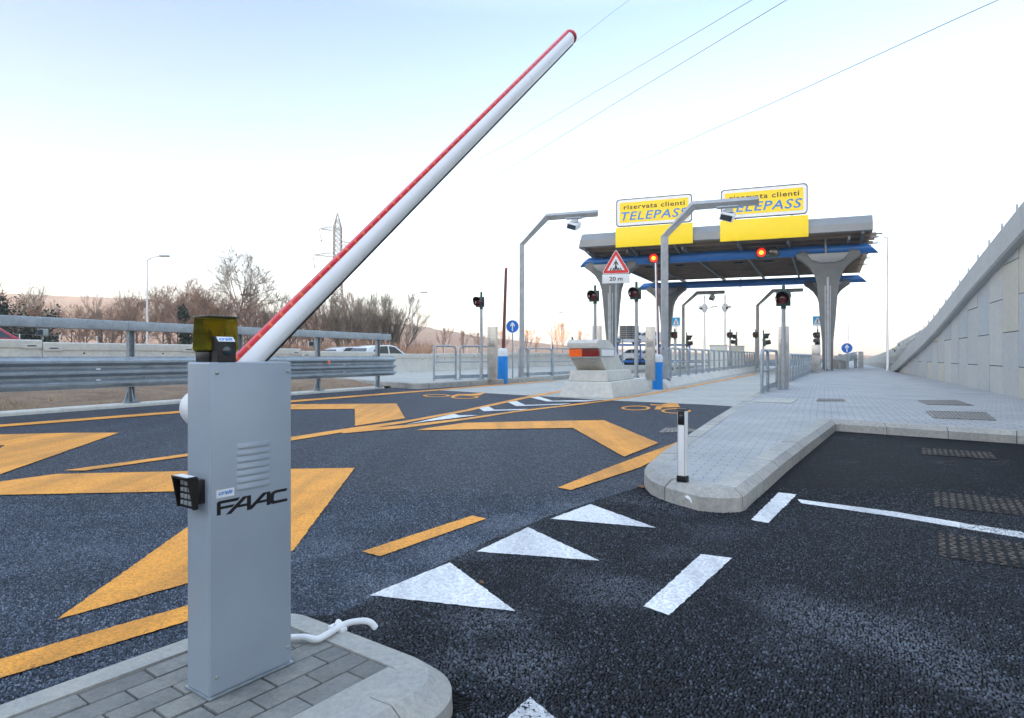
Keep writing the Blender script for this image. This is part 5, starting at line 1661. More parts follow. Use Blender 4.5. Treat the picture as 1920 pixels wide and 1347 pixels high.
mb = MB(); mb.prism([(LF + 0.25, RZ - 0.04), (LB, RZ - 0.04), (LB, RZ + 0.5), (LF + 0.3, RZ + 0.98)], lambda u, v, w: cp(sa + w - max(0, (RZ + 0.5 - v) * 0.35), u, v), -0.05, 0.1); mb.build('side_fascia', M['canopy_grey'], can, world=True)
for px in (1106, 1190, 1270, 1388, 1480, 1616):
    s = cs_at(px, -1.2)
    mb = MB(); mb.prism([(-0.3, TZ + 0.25), (-0.05, TZ + 0.25), (-0.05, RZ - 0.05), (-2.55, RZ + 0.05), (-2.55, RZ - 0.2)], lambda u, v, w: cp(s + w, u, v), -0.09, 0.09); mb.build('fascia_bracket', M['canopy_steel'], can, world=True, bevel=0.02)
s = cs_at(1548, -0.4)
mb = MB(); mb.cyl(cp(s, -0.45, TZ - 0.3), cp(s, -0.6, RZ), 0.07, 10); mb.build('downpipe', M['gantry'], can, world=True)
for k in range(5):
    mb = MB(); l = LF + 1.0 + k * 3.9
    mb.box(cp(sb + 0.32, l, RZ - 0.1), (0.7, 0.09, 0.09), math.atan2(CROSS.y, CROSS.x)); mb.build('purlin_end', M['canopy_steel'], can, world=True)

# ---- yellow signs standing on the front edge
def tsign(cx, ylow, ymid0, ymid1, ytop, x0, x1, label):
    l = LF - 0.34
    s0, s1 = cs_at(x0, l), cs_at(x1, l)
    sm = (s0 + s1) / 2
    pm = cp(sm, l, 0)
    z0, z1, z2, z3 = [ZA(y, pm.y) for y in (ylow, ymid0, ymid1, ytop)]
    w = s1 - s0
    o = thing('lane_sign', label, 'lane sign', cp(sm, l, z0), math.atan2(CROSS.y, CROSS.x), 'yellow lane signs on the canopy edge')
    h1 = z1 - z0
    mb = MB(); mb.b2((-w / 2, 0, 0), (w / 2, 0.12, h1)); mb.build('yellow_panel', M['yellow'], o, bevel=0.01)
    def rr_(wd, za, zb, r):
        out = []
        for cx_, cz_, a0 in ((wd / 2 - r, za + r, -90), (wd / 2 - r, zb - r, 0), (-wd / 2 + r, zb - r, 90), (-wd / 2 + r, za + r, 180)):
            for i in range(7): out.append((cx_ + r * math.cos(R(a0 + 15 * i)), cz_ + r * math.sin(R(a0 + 15 * i))))
        return out
    a, b = z2 - z0, z3 - z0
    wp = w * 0.985
    mb = MB(); mb.prism(rr_(wp, a, b, 0.24), lambda u, v, q: (u, q, v), 0.02, 0.10); pnl = mb.build('text_panel', M['text_black'], o, smooth=0)
    mb = MB(); mb.prism(rr_(wp - 0.14, a + 0.07, b - 0.07, 0.2), lambda u, v, q: (u, q, v), 0.019, 0.014); mb.build('white_border', M['sign_white'], pnl, smooth=0)
    m_ = (b - a) * 0.125
    mb = MB(); mb.b2((-wp / 2 + m_ * 1.05, 0.008, a + m_ * 1.1), (wp / 2 - m_ * 1.05, 0.013, b - m_ * 1.05)); mb.build('yellow_face', M['yellow'], pnl, smooth=0)
    hh = b - a
    me = text_mesh('riservata clienti', 1, 0, 0.02, 1.12)
    mb = MB(); mb.add_mesh(me, frame_m((0.03, 0.005, a + hh * 0.70), (1, 0, 0), (0, 0, 1)) @ fit_text(me, wp * 0.80, hh * 0.17)); mb.build('lettering', M['text_brown'], pnl, smooth=0, normals=False)
    me = text_mesh('TELEPASS', 1, 0.22, 0.014, 1.12)
    mb = MB(); mb.add_mesh(me, frame_m((0.02, 0.005, a + hh * 0.37), (1, 0, 0), (0, 0, 1)) @ fit_text(me, wp * 0.87, hh * 0.31)); mb.build('lettering', M['text_blue'], pnl, smooth=0, normals=False)
    for x in (-w * 0.32, w * 0.32):
        mb = MB(); mb.b2((x - 0.05, 0.125, 0.1), (x + 0.05, 0.22, b - 0.2)); mb.build('stay', M['galv_dark'], o)
tsign(0, 460.3, 422.5, 421.5, 369, 1154, 1299, 'left yellow sign reading riservata clienti TELEPASS on the canopy edge')
tsign(0, 448.8, 408.5, 407, 350, 1350, 1516, 'right yellow sign reading riservata clienti TELEPASS, partly behind a gantry arm')

# ---- lit signals on the blue tube
def tube_signal(px, py, label):
    l = -0.75
    s = cs_at(px, l)
    p = cp(s, l, 0)
    o = thing('lane_signal', label, 'lane signal', (p.x, p.y, ZA(py, p.y)), math.atan2(CROSS.y, CROSS.x))
    mx = Matrix.Rotation(R(90), 3, 'X')
    mb = MB(); mb.b2((-0.36, 0.0, -0.36), (1.15, 0.25, 0.36)); mb.build('housing', M['green_dark'], o, bevel=0.03)
    mb = MB(); mb.lathe([(0.29, 0), (0.29, 0.03), (0.2, 0.06)], (0, 0, 0), 28, mx); mb.build('lit_lens', M['lit_red'], o, smooth=60)
    mb = MB(); mb.lathe([(0.15, 0.061), (0.14, 0.08), (0.06, 0.095)], (0.0, 0, 0), 28, mx); mb.build('lamp_core', M['lit_core'], o, smooth=60)
    mb = MB(); mb.lathe([(0.28, 0), (0.28, 0.03), (0.1, 0.05)], (0.8, 0, 0), 28, mx); mb.build('dark_lens', M['lens_dark'], o, smooth=60)
    for cx in (0.0, 0.8):
        mb = MB()
        n = 20
        ins, outs = [], []
        for i in range(n + 1):
            a = R(-20 + 220 * i / n)
            for r_, L_ in ((0.335, outs), (0.32, ins)):
                L_.append((mb.v((cx + r_ * math.cos(a), 0, r_ * math.sin(a))), mb.v((cx + r_ * math.cos(a), -0.34 * (0.4 + 0.6 * max(0, math.sin(a))), r_ * math.sin(a)))))
        for i in range(n):
            mb.face([outs[i][0], outs[i + 1][0], outs[i + 1][1], outs[i][1]]); mb.face([ins[i][0], ins[i][1], ins[i + 1][1], ins[i + 1][0]]); mb.face([outs[i][1], outs[i + 1][1], ins[i + 1][1], ins[i][1]])
        mb.build('visor', M['black'], o, smooth=60)
    mb = MB(); mb.b2((0.3, 0.25, -0.1), (0.5, 0.5, 0.1)); mb.build('bracket', M['galv'], o)
tube_signal(1427.5, 474, 'two lens signal with lit red lamp in the middle of the canopy tube')
tube_signal(1225.5, 484.5, 'two lens signal with lit red lamp seen above the upright white boom')
# ================================================================== RETAINING WALL ON THE RIGHT
wall = thing('retaining_wall', 'pale panelled concrete retaining wall rising to the right with a heavy sloping coping', 'wall', wallp(30), LROT)
CZ = [(0, 6.4), (3, 5.95), (15.8, 4.05), (18.2, 3.69), (20.5, 3.34), (23.5, 2.82), (27, 2.24), (30, 1.80), (33.5, 1.34), (37.3, 0.89), (40.5, 0.46), (44, 0.08), (47, -0.12), (60, -0.12)]
def copz(Y):
    for a, b in zip(CZ, CZ[1:]):
        if Y <= b[0]: return a[1] + (b[1] - a[1]) * (Y - a[0]) / (b[0] - a[0])
    return -0.12
mb = MB()
rr = random.Random(21)
tones = []
WN = Vector((LANE.y, -LANE.x, 0))
Y = 3.2
k = 0
PWY = 1.447
col = []
while Y < 42.2:
    Y1 = min(Y + PWY, 43.0)
    base = PAV - 0.05
    cuts = [0.95, 2.8, 4.65, 6.5] if k % 2 == 0 else [1.87, 3.72, 5.57]
    zlo = base
    for c in cuts + [99]:
        ztop0 = min(c, copz(Y) + 0.1); ztop1 = min(c, copz(Y1) + 0.1)
        if ztop0 <= zlo + 0.02: break
        ztop1 = max(ztop1, zlo + 0.01)
        g = 0.009
        j = rr.uniform(-0.006, 0.006)
        a, b = wallp(Y + g), wallp(Y1 - g)
        o0 = WN * (0.0 + j); o1 = WN * 0.16
        lo = zlo + (0.012 if zlo > base else 0)
        h0 = ztop0 - (0.012 if c < 99 else 0); h1 = ztop1 - (0.012 if c < 99 else 0)
        q = lambda p, o, z: (p.x + o.x, p.y + o.y, z)
        mb.hexa([q(a, o0, lo), q(b, o0, lo), q(b, o1, lo), q(a, o1, lo), q(a, o0, h0), q(b, o0, h1), q(b, o1, h1), q(a, o1, h0)])
        tones.append(rr.choice([0, 0, 1, 2, 3]))
        zlo = c
        if c >= copz(Y) + 0.1: break
    Y = Y1
    k += 1
pan = mb.build('wall_panels', M['wallc'], wall, world=True, smooth=0)
for nm, c in (('bluish', (0.425, 0.455, 0.48)), ('beige', (0.52, 0.50, 0.445)), ('grey', (0.50, 0.505, 0.495))):
    pan.data.materials.append(concrete(nm + '_wall_concrete', c, var=0.1, stain=0.14, sc1=0.6, bmp=0.2, warm=(1.03, 1.0, 0.95)))
for i, f in enumerate(pan.data.polygons):
    f.material_index = tones[min(i // 6, len(tones) - 1)]
mb = MB()
a, b = wallp(3, 0, 0.06), wallp(43, 0, 0.06)
mb.hexa([(a.x, a.y, 0), (b.x, b.y, 0), (b.x + WN.x * .4, b.y + WN.y * .4, 0), (a.x + WN.x * .4, a.y + WN.y * .4, 0), (a.x, a.y, copz(3)), (b.x, b.y, copz(43) + 0.05), (b.x + WN.x * .4, b.y + WN.y * .4, copz(43) + 0.05), (a.x + WN.x * .4, a.y + WN.y * .4, copz(3))])
mb.build('wall_core', M['mortar'], wall, world=True, smooth=0)
Y = 3.2
cprof = [(-0.17, 0.0), (-0.215, 0.05), (-0.19, 0.76), (-0.16, 0.84), (0.28, 0.85), (0.28, 0.0)]
while Y < 45.6:
    Y1 = min(Y + 3.0, 45.8)
    mb = MB()
    g = 0.006
    def cfn(u, v, w):
        p = wallp(w, 0, u)
        sc_ = 0.94 if w < 36 else 0.94 - 0.3 * (w - 36) / 10
        return (p.x, p.y, max(-0.1, copz(w)) + v * sc_)
    mb.prism(cprof, cfn, Y + g, Y1 - g)
    mb.build('coping', M['wallc'], wall, world=True, smooth=15)
    Y = Y1
for i in range(24):
    Y = 5.3 + i * 1.385
    p = wallp(Y, 0, 0.0)
    o = thing('railing_stanchion', 'short steel stanchion standing on the sloping coping of the retaining wall', 'stanchion', (p.x, p.y, copz(Y) + 0.78), LROT, 'stanchions along the wall coping') if i == 0 else None
    if i == 0:
        mb = MB(); mb.b2((-0.022, -0.022, 0), (0.022, 0.022, 0.38)); mb.build('stanchion_post', M['galv'], o, bevel=0.004)
        mb = MB(); mb.b2((-0.06, -0.06, 0.0), (0.06, 0.06, 0.025)); mb.build('foot_plate', M['galv'], o)
        st0 = o
    else:
        dup(st0, (p.x, p.y, copz(Y) + 0.78))
# carriageway behind the coping
mb = MB()
rows = []
for Y in (3, 15, 25, 35, 44, 50):
    p = wallp(Y, 0, 0.28); q = wallp(Y, 0, 9.0)
    z = max(0.0, copz(Y)) + 0.62
    rows.append((mb.v((p.x, p.y, z)), mb.v((q.x, q.y, z))))
for a, b in zip(rows, rows[1:]): mb.face([a[0], b[0], b[1], a[1]])
struct(mb.build('ramp_road', M['asphalt'], smooth=0))
# reinforced slope with stone terraces past the wall
terr = []
for k in range(6):
    mb = MB()
    vs = []
    rr = random.Random(40 + k)
    n = 60
    lo_, hi_, bk_ = [], [], []
    for i in range(n + 1):
        Y = 45.2 + i * 1.6
        f = max(0.16, 1 - max(0, (Y - 52)) / 95.0)
        f *= smooth01((Y - 41.5) / 8.0) * 0.35 + 0.65
        o0 = 0.25 + k * 0.78 + rr.uniform(-.05, .05)
        z0 = (0.05 + k * 0.66) * f - (0.08 if k == 0 else 0.02)
        z1 = (0.05 + (k + 1) * 0.66) * f
        p = wallp(Y, 0, o0); q = wallp(Y, 0, o0 + 0.16); b = wallp(Y, 0, o0 + 1.3)
        lo_.append(mb.v((p.x, p.y, z0))); hi_.append(mb.v((q.x, q.y, z1 + rr.uniform(-.03, .03)))); bk_.append(mb.v((b.x, b.y, z1)))
    for i in range(n):
        mb.face([lo_[i], lo_[i + 1], hi_[i + 1], hi_[i]]); mb.face([hi_[i], hi_[i + 1], bk_[i + 1], bk_[i]])
    struct(mb.build('stone_terrace', M['gabion'], smooth=0))
mb = MB()
for rw in range(240):
    Y = 46 + 40 * random.random() ** 1.3; k = random.choice([3, 4, 4, 5, 5, 2])
    f = max(0.16, 1 - max(0, (Y - 52)) / 95.0) * (smooth01((Y - 41.5) / 8.0) * 0.35 + 0.65)
    p = wallp(Y, 0, 0.35 + k * 0.78 + random.uniform(0, .5)); z = (0.05 + (k + 0.9) * 0.66) * f if k < 5 else (0.05 + 6 * .66) * f
    if mn.noise(Vector((Y * .35, k * 3.3, 0))) < 0.12: continue
    for q in range(4):
        a = random.uniform(0, 6.28); L_ = random.uniform(.12, .35)
        d = Vector((math.cos(a), math.sin(a), 0)) * 0.05; t = Vector((random.uniform(-.12, .12), random.uniform(-.12, .12), L_))
        c = Vector((p.x, p.y, z - 0.05))
        mb.poly([c - d, c + d, c + t])
tag(mb.build('grass', M['grassy'], smooth=0, normals=False), kind='stuff')
# guardrail on top of the slope
gt = thing('guardrail', 'distant galvanised guardrail with many thin posts on top of the stone slope', 'guardrail', wallp(50, 4, 5), LROT)
pts = []
for i in range(38):
    Y = 47.5 + i * 1.25
    f = max(0.16, 1 - max(0, (Y - 52)) / 95.0) * (smooth01((Y - 41.5) / 8.0) * 0.35 + 0.65)
    p = wallp(Y, 0, 5.05); pts.append(Vector((p.x, p.y, 4.01 * f)))
end = pts[-1]
mb = MB(); mb.sqtube([p + ZUP * 0.72 for p in pts] + [end + LANE * 0.5 + ZUP * 0.45, end + LANE * 0.7 + ZUP * -0.9], 0.1, 0.3); mb.build('rail_beam', M['galv'], gt, world=True, smooth=30)
for p in pts:
    mb = MB(); mb.box(p + ZUP * 0.3, (0.09, 0.09, 1.1), LROT); mb.build('rail_post', M['galv'], gt, world=True, smooth=0)
# low wall and guardrail end beyond the canopy
lw = thing('low_wall', 'low grey concrete wall beyond the right canopy column', 'wall', lane_loc(1577, 54, PAV), LROT)
a = lane_loc(1562, 54, 0); b = lane_loc(1591, 54, 0)
mb = MB(); mb.box(((a.x + b.x) / 2, 54.2, 0.55), (b.x - a.x, 0.4, 0.95)); mb.build('wall_body', M['kerb'], lw, world=True, bevel=0.02)
ge = thing('guardrail', 'short flared guardrail end behind the low grey wall beyond the canopy', 'guardrail', lane_loc(1596, 53, PAV), LROT)
a, b, c = lane_loc(1564, 52.5, 0), lane_loc(1590, 52, 0), lane_loc(1606, 55, 0)
for z in (0.93, 1.12, 1.31):
    dz = (z - 1.12) * 0.0
    mb = MB(); mb.sqtube([a + ZUP * (1.05 + (z - 1.05) * 0.25), b + ZUP * z, c + ZUP * (z + 0.25)], 0.08, 0.13); mb.build('rail_beam', M['galv'], ge, world=True, smooth=30)
for p in (b, c, a.lerp(b, .5)):
    mb = MB(); mb.box(p + Vector((0, .15, 0.75)), (0.22, 0.14, 1.3)); mb.build('rail_post', M['galv_dark'], ge, world=True, smooth=0)
p = lane_loc(1614, 57, 0)
o = thing('concrete_post', 'short grey concrete post between the guardrail end and the stone slope', 'post', (p.x, p.y, PAV), LROT)
mb = MB(); mb.b2((-0.2, -0.15, 0), (0.2, 0.15, 1.45)); mb.build('post_body', M['gantry'], o, bevel=0.02)

# ---- grates and covers
def grate(pix, z, label, bars, cat='drain grate', name='drain_grate', along=True):
    P = [G(px, py, z) for px, py in pix]                   # four corners in order
    c = sum(P, Vector()) / 4
    o = thing(name, label, cat, c)
    mb = MB(); mb.poly([p + ZUP * 0.001 for p in P]); mb.build('pit', M['pit'], o, world=True, smooth=0)
    mb = MB()
    n = bars
    for i in range(n):
        f0, f1 = (i + 0.12) / n, (i + 0.62) / n
        a0, a1 = P[0].lerp(P[1], f0), P[0].lerp(P[1], f1)
        b0, b1 = P[3].lerp(P[2], f0), P[3].lerp(P[2], f1)
        mb.hexa([a0 + ZUP * .0015, a1 + ZUP * .0015, b1 + ZUP * .0015, b0 + ZUP * .0015, a0 + ZUP * .007, a1 + ZUP * .007, b1 + ZUP * .007, b0 + ZUP * .007])
    mb.build('grate_bars', M['grate'], o, world=True, smooth=0)
    mb = MB()
    for i in range(4):
        a, b = P[i], P[(i + 1) % 4]
        mb.sqtube([a + ZUP * .004, b + ZUP * .004], 0.03, 0.012)
    mb.build('rim', M['grate'], o, world=True, smooth=0)
grate([(1722, 751.5), (1795, 751.5), (1824, 760.5), (1740, 759)], PAV, 'rusty drain grate in the pavement, the farther of the two near the wall', 14)
grate([(1737, 771.5), (1848, 774), (1866, 788.5), (1752, 784)], PAV, 'rusty drain grate in the pavement, the nearer of the two near the wall', 16)
grate([(1533, 748.5), (1582, 748.8), (1584, 752.6), (1532, 752.4)], PAV, 'narrow drain slot in the pavement in front of the right canopy column', 12)
grate([(1250, 803), (1282, 803.5), (1322, 809), (1236, 812)], 0.004, 'small drain grate in the road beside the photocell post', 8)
def squared(P):
    """keep the left edge and the length of the far edge, make the corners square"""
    e = P[3] - P[0]
    n = Vector((e.y, -e.x, 0)).normalized()
    if n.dot(P[1] - P[0]) < 0: n = -n
    L_ = (P[1] - P[0]).dot(n)
    return [P[0], P[0] + n * L_, P[3] + n * L_, P[3]]
def cover(pix, z, label, rows_, dark):
    P = [G(px, py, z) for px, py in pix]
    if dark: P = squared(P)
    c = sum(P, Vector()) / 4
    o = thing('manhole_cover', label, 'manhole cover', c)
    mb = MB(); mb.hexa([p + ZUP * 0.0005 for p in P] + [p + ZUP * .0065 for p in P]); mb.build('plate', M['cover'] if dark else M['slab'], o, world=True, smooth=0)
    if not dark: return
    mb = MB()
    ex = (P[1] - P[0]); ey = (P[3] - P[0])
    nx, ny = int(ex.length / 0.055), int(ey.length / 0.055)
    for i in range(nx):
        for k in range(ny):
            u, v = (i + 0.5) / nx, (k + 0.5) / ny
            q = P[0].lerp(P[1], u).lerp(P[3].lerp(P[2], u), v)
            a = math.atan2(ex.y, ex.x) + (R(45) if (i + k) % 2 else R(-45))
            mb.box(q + ZUP * .0085, (0.044, 0.010, 0.006), a)
    o2 = mb.build('chequer_bars', M['cover_bar'], o, world=True, smooth=0); o2['kind'] = 'stuff'
cover([(1749, 923), (1935, 929), (2090, 968), (1750, 951)], 0.004, 'chequered iron cover in the dark asphalt above the white line on the right', 8, True)
cover([(1755, 1001), (1960, 1022), (2140, 1107), (1757, 1045)], 0.004, 'chequered iron cover in the dark asphalt below the white line on the right', 8, True)
cover([(1727, 841), (1858, 847), (1872, 866), (1728, 853)], 0.004, 'faint iron cover in the dark asphalt near the front kerb of the pavement', 8, True)
cover([(1432, 745.5), (1497, 748), (1484, 756.5), (1413, 754)], PAV, 'square pale cover in the pavement at the foot of the nearest railing hoop', 8, False)

# ---- small litter: dead leaves and paint flakes on the asphalt
lf = []
rr = random.Random(77)
def leaf(px, py, z, c, s, label):
    p = G(px, py, z)
    o = thing('dead_leaf', label, 'leaf', p, rr.uniform(0, 6))
    mb = MB(); mb.prism([(-s, -s * .3), (0, -s * .45), (s, -s * .2), (s * .9, s * .3), (0, s * .5), (-s * .8, s * .3)], lambda u, v, w: (u, v, w + abs(v) * 0.4), 0.001, 0.004)
    mb.build('blade', c, o)
brown = simple('dead_leaf_brown', (0.2, 0.09, 0.03), 0.8)
leaf(1203, 914, 0.006, brown, 0.06, 'brown dead leaf against the left foot of the pavement nose')
leaf(903, 1093, 0.006, brown, 0.022, 'brown dead leaf lying right of the nearest large white triangle')

# ================================================================== VEHICLES
def car(label, loc, rz, mat, L_=4.3, W=1.76, H_=1.48, hatch=True, s=1.0):
    o = thing('car', label, 'car', loc, rz)
    hb = [(0.0, 0.32), (0.02, 0.62), (0.10, 0.78), (1.05, 0.92), (L_ - 0.35, 0.98), (L_ - 0.02, 0.80), (L_, 0.35), (L_ - 0.3, 0.22), (0.3, 0.2)]
    fn = lambda wd: (lambda u, v, w: (w * (1 - 0.10 * max(0, (v - 0.5))), L_ / 2 - u, v))
    mb = MB(); mb.prism(hb, fn(0), -W / 2, W / 2); mb.build('body', mat, o, bevel=0.06, seg=3, smooth=50)
    cab = [(1.0, 0.90), (1.75, H_ - 0.08), (2.2, H_), (3.2, H_ - 0.03), (3.75, H_ - 0.16), (L_ - 0.2, 0.95)]
    def cf(u, v, w):
        k = 1 - 0.30 * max(0, v - 0.9)
        return (w * k, L_ / 2 - u, v)
    mb = MB(); mb.prism(cab, cf, -W / 2 + 0.05, W / 2 - 0.05); cb = mb.build('cabin', mat, o, bevel=0.05, seg=3, smooth=50)
    for sg in (-1, 1):
        for poly in ([(1.32, 0.97), (1.86, H_ - 0.12), (2.3, H_ - 0.07), (2.3, 0.97)], [(2.4, 0.97), (2.4, H_ - 0.07), (3.15, H_ - 0.10), (3.5, 1.12), (3.3, 0.97)]):
            mb = MB(); mb.prism(poly, lambda u, v, w: (sg * ((W / 2 - 0.05) * (1 - 0.30 * max(0, v - 0.9)) + w), L_ / 2 - u, v), -0.01, 0.006); mb.build('side_window', M['glass'], o)
    mb = MB(); mb.poly([(x * (W / 2 - 0.12) * k, L_ / 2 - u + 0.02, v + 0.012) for x, u, v, k in ((-1, 1.08, 0.97, 1), (1, 1.08, 0.97, 1), (1, 1.72, H_ - 0.1, .86), (-1, 1.72, H_ - 0.1, .86))]); mb.build('windscreen', M['glass'], o, smooth=0)
    mb = MB(); mb.poly([(x * (W / 2 - 0.14) * k, L_ / 2 - u - 0.02, v + 0.012) for x, u, v, k in ((-1, L_ - 0.24, 1.02, 1), (1, L_ - 0.24, 1.02, 1), (1, 3.82, H_ - 0.2, .86), (-1, 3.82, H_ - 0.2, .86))]); mb.build('rear_window', M['glass'], o, smooth=0)
    for sg in (-1, 1):
        mb = MB(); mb.box((sg * (W / 2 - 0.16), -L_ / 2 + 0.05, 0.86), (0.26, 0.14, 0.16)); mb.build('tail_light', M['red'], o, bevel=0.02)
        mb = MB(); mb.box((sg * (W / 2 - 0.22), L_ / 2 - 0.1, 0.68), (0.3, 0.14, 0.13)); mb.build('headlight', M['sign_white'], o, bevel=0.02)
        for yy in (L_ / 2 - 0.85, -L_ / 2 + 0.85):
            mb = MB(); mb.lathe([(0.2, -0.1), (0.31, -0.09), (0.31, 0.09), (0.2, 0.1)], (sg * (W / 2 - 0.1), yy, 0.31), 20, Matrix.Rotation(R(90), 3, 'Y')); wh = mb.build('wheel', M['tyre'], o)
            mb = MB(); mb.lathe([(0.19, 0), (0.17, 0.02), (0.05, 0.03)], (sg * (W / 2 + 0.002), yy, 0.31), 16, Matrix.Rotation(R(90 * sg), 3, 'Y')); mb.build('rim', M['galv'], wh)
    o.scale = (s, s, s)
    return o
def hw(px, Y, ztop, dist):
    p = DP(px, HOR, Y); return p
hwrot = -math.atan2(11.1, 20.0)
c0 = DP(718, 647.5, 42.5)
car('white hatchback passing behind the right end of the guardrail on the highway', (c0.x, c0.y, c0.z - 1.48 * 1.12), hwrot - R(10), M['car_white'], s=1.12)
c0 = DP(690, 650.5, 48.0)
car('white car just behind the white hatchback on the highway, mostly hidden', (c0.x - 1.2, c0.y, c0.z - 1.48 * 1.12), hwrot - R(10), M['car_white'], s=1.12)
c0 = DP(-42, 609, 27.5)
car('red car passing on the highway at the left behind the concrete barrier', (c0.x, c0.y, c0.z - 1.62), hwrot, M['car_red'], s=1.1)
# car transporter parked beyond the toll lanes
tp = lane_loc(1200, 74, 0.0)
tr = thing('car_transporter', 'blue double deck car transporter trailer behind the crash block', 'truck trailer', tp, R(90))
mb = MB(); mb.b2((-1.25, -5.6, 0.5), (1.25, 5.6, 0.75)); mb.b2((-1.25, -5.6, 2.42), (1.25, 5.6, 2.6)); mb.build('deck', M['blue_tube'], tr)
for yy in (-5.4, -2.6, 0.2, 2.8, 5.4):
    for sx in (-1.18, 1.18):
        mb = MB(); mb.box((sx, yy, 1.55), (0.14, 0.16, 2.1)); mb.build('deck_post', M['blue_tube'], tr)
for yy in (-1.2, 0.0, 1.2):
    for sx in (-1, 1):
        mb = MB(); mb.lathe([(0.25, -0.14), (0.48, -0.13), (0.48, 0.13), (0.25, 0.14)], (sx * 1.0, yy, 0.48), 18, Matrix.Rotation(R(90), 3, 'Y')); mb.build('wheel', M['tyre'], tr)
pos = [(1176, 2.62, 'white car on the upper deck of the transporter, the leftmost one'), (1210, 2.62, 'white car on the upper deck of the transporter beside the stainless pillar'), (1178, 0.77, 'white car on the lower deck of the transporter left of the traffic light pole'), (1211, 0.77, 'white car on the lower deck of the transporter next to the stainless pillar')]
for px, z, lb in pos:
    p = lane_loc(px, 74, z)
    car(lb, p, R(90), M['car_white'], L_=4.0, s=0.85 if z < 1 else 1.0)
# louvred back of a big variable sign
p = lane_loc(1180, 70, 0.0)
vs_ = thing('sign_board', 'dark slatted rear of a large sign board above the car transporter', 'sign board', p, R(4))
z0, z1 = ZA(636, 70), ZA(611, 70)
mb = MB(); mb.b2((-1.05, 0, z0), (1.05, 0.15, z1)); mb.build('board', M['galv_dark'], vs_)
for i in range(6):
    zz = z0 + (z1 - z0) * (i + 0.12) / 6
    for x0, x1 in ((-0.98, -0.38), (-0.30, 0.36), (0.44, 0.98)):
        mb = MB(); mb.b2((x0, -0.03, zz), (x1, 0.0, zz + (z1 - z0) * 0.11)); mb.build('slat', M['glass'], vs_)
for sx in (-0.7, 0.7):
    mb = MB(); mb.box((sx, 0.25, z0 / 2 + 0.4), (0.14, 0.14, z0 + 0.8)); mb.build('post', M['galv'], vs_)

# ================================================================== LAMP POSTS, PYLON, CABLES, MASTS
def lamp_post(px, ybase, ytop, Y, arm, rise, r0, label, z0=None, rot=0.0):
    b = DP(px, ybase, Y)
    if z0 is not None: b.z = z0
    o = thing('street_lamp', label, 'street lamp', b, rot, 'street lamps along the roads')
    h = ZA(ytop, Y) - b.z
    mb = MB(); mb.tube([(0, 0, -0.3), (0, 0, h)], [r0, r0 * 0.55], 12); mb.build('pole', M['white_alu'], o)
    mb = MB(); mb.tube([(0, 0, h - 0.05), (arm * 0.5, 0, h + rise * 0.75), (arm, 0, h + rise)], [r0 * 0.55, r0 * 0.4, r0 * 0.4], 10); mb.build('arm', M['white_alu'], o)
    sg = 1 if arm > 0 else -1
    mb = MB(); mb.box((arm + 0.3 * sg, 0, h + rise), (0.75, 0.3, 0.12)); mb.build('lamp_head', M['galv'], o, bevel=0.04)
    return o
lamp_post(276, 645, 487, 50, 1.05, 0.28, 0.085, 'white street lamp left of the raised boom, in front of the bare trees')
lamp_post(774, 660, 553, 72, 1.0, 0.25, 0.1, 'white street lamp behind the right end of the guardrail')
lamp_post(1034, 660, 587, 105, 1.3, 0.1, 0.08, 'faint distant street lamp left of the crash block')
lamp_post(1664, 697, 445, 46, -0.78, 0.02, 0.085, 'tall street lamp with its arm to the left at the foot of the stone slope', z0=PAV)
lamp_post(1591, 660, 560, 95, -1.2, 0.1, 0.1, 'thin distant street lamp behind the round blue sign on the right')
lamp_post(1604, 660, 608, 140, -1.6, 0.1, 0.1, 'very distant street lamp between the canopy column and the stone slope')
def mast(px, ybase, ytop, Y, label):
    b = DP(px, ybase, Y)
    h = ZA(ytop, Y) - b.z
    o = thing('lattice_mast', label, 'mast', b)
    w = 0.28
    mb = MB()
    for a in range(3):
        x, y = w * math.cos(R(120 * a)), w * math.sin(R(120 * a)); mb.tube([(x, y, -0.5), (x, y, h)], 0.035, 5)
    mb.build('mast_legs', M['pylon'], o)
    mb = MB()
    z = 0.0; i = 0
    while z < h - 0.7:
        for a in range(3):
            p = Vector((w * math.cos(R(120 * a)), w * math.sin(R(120 * a)), z)); q = Vector((w * math.cos(R(120 * (a + 1))), w * math.sin(R(120 * (a + 1))), z + 0.7))
            mb.tube([p, q], 0.018, 4)
        z += 0.7
    mb.build('bracing', M['pylon'], o)
    mb = MB(); mb.box((0, 0, h * 0.74), (0.9, 0.9, 0.12)); mb.box((0, 0, h * 0.52), (0.8, 0.8, 0.1)); mb.build('platform', M['pylon'], o)
mast(464, 648, 520, 58, 'slim lattice mast behind the trees just left of the raised boom')
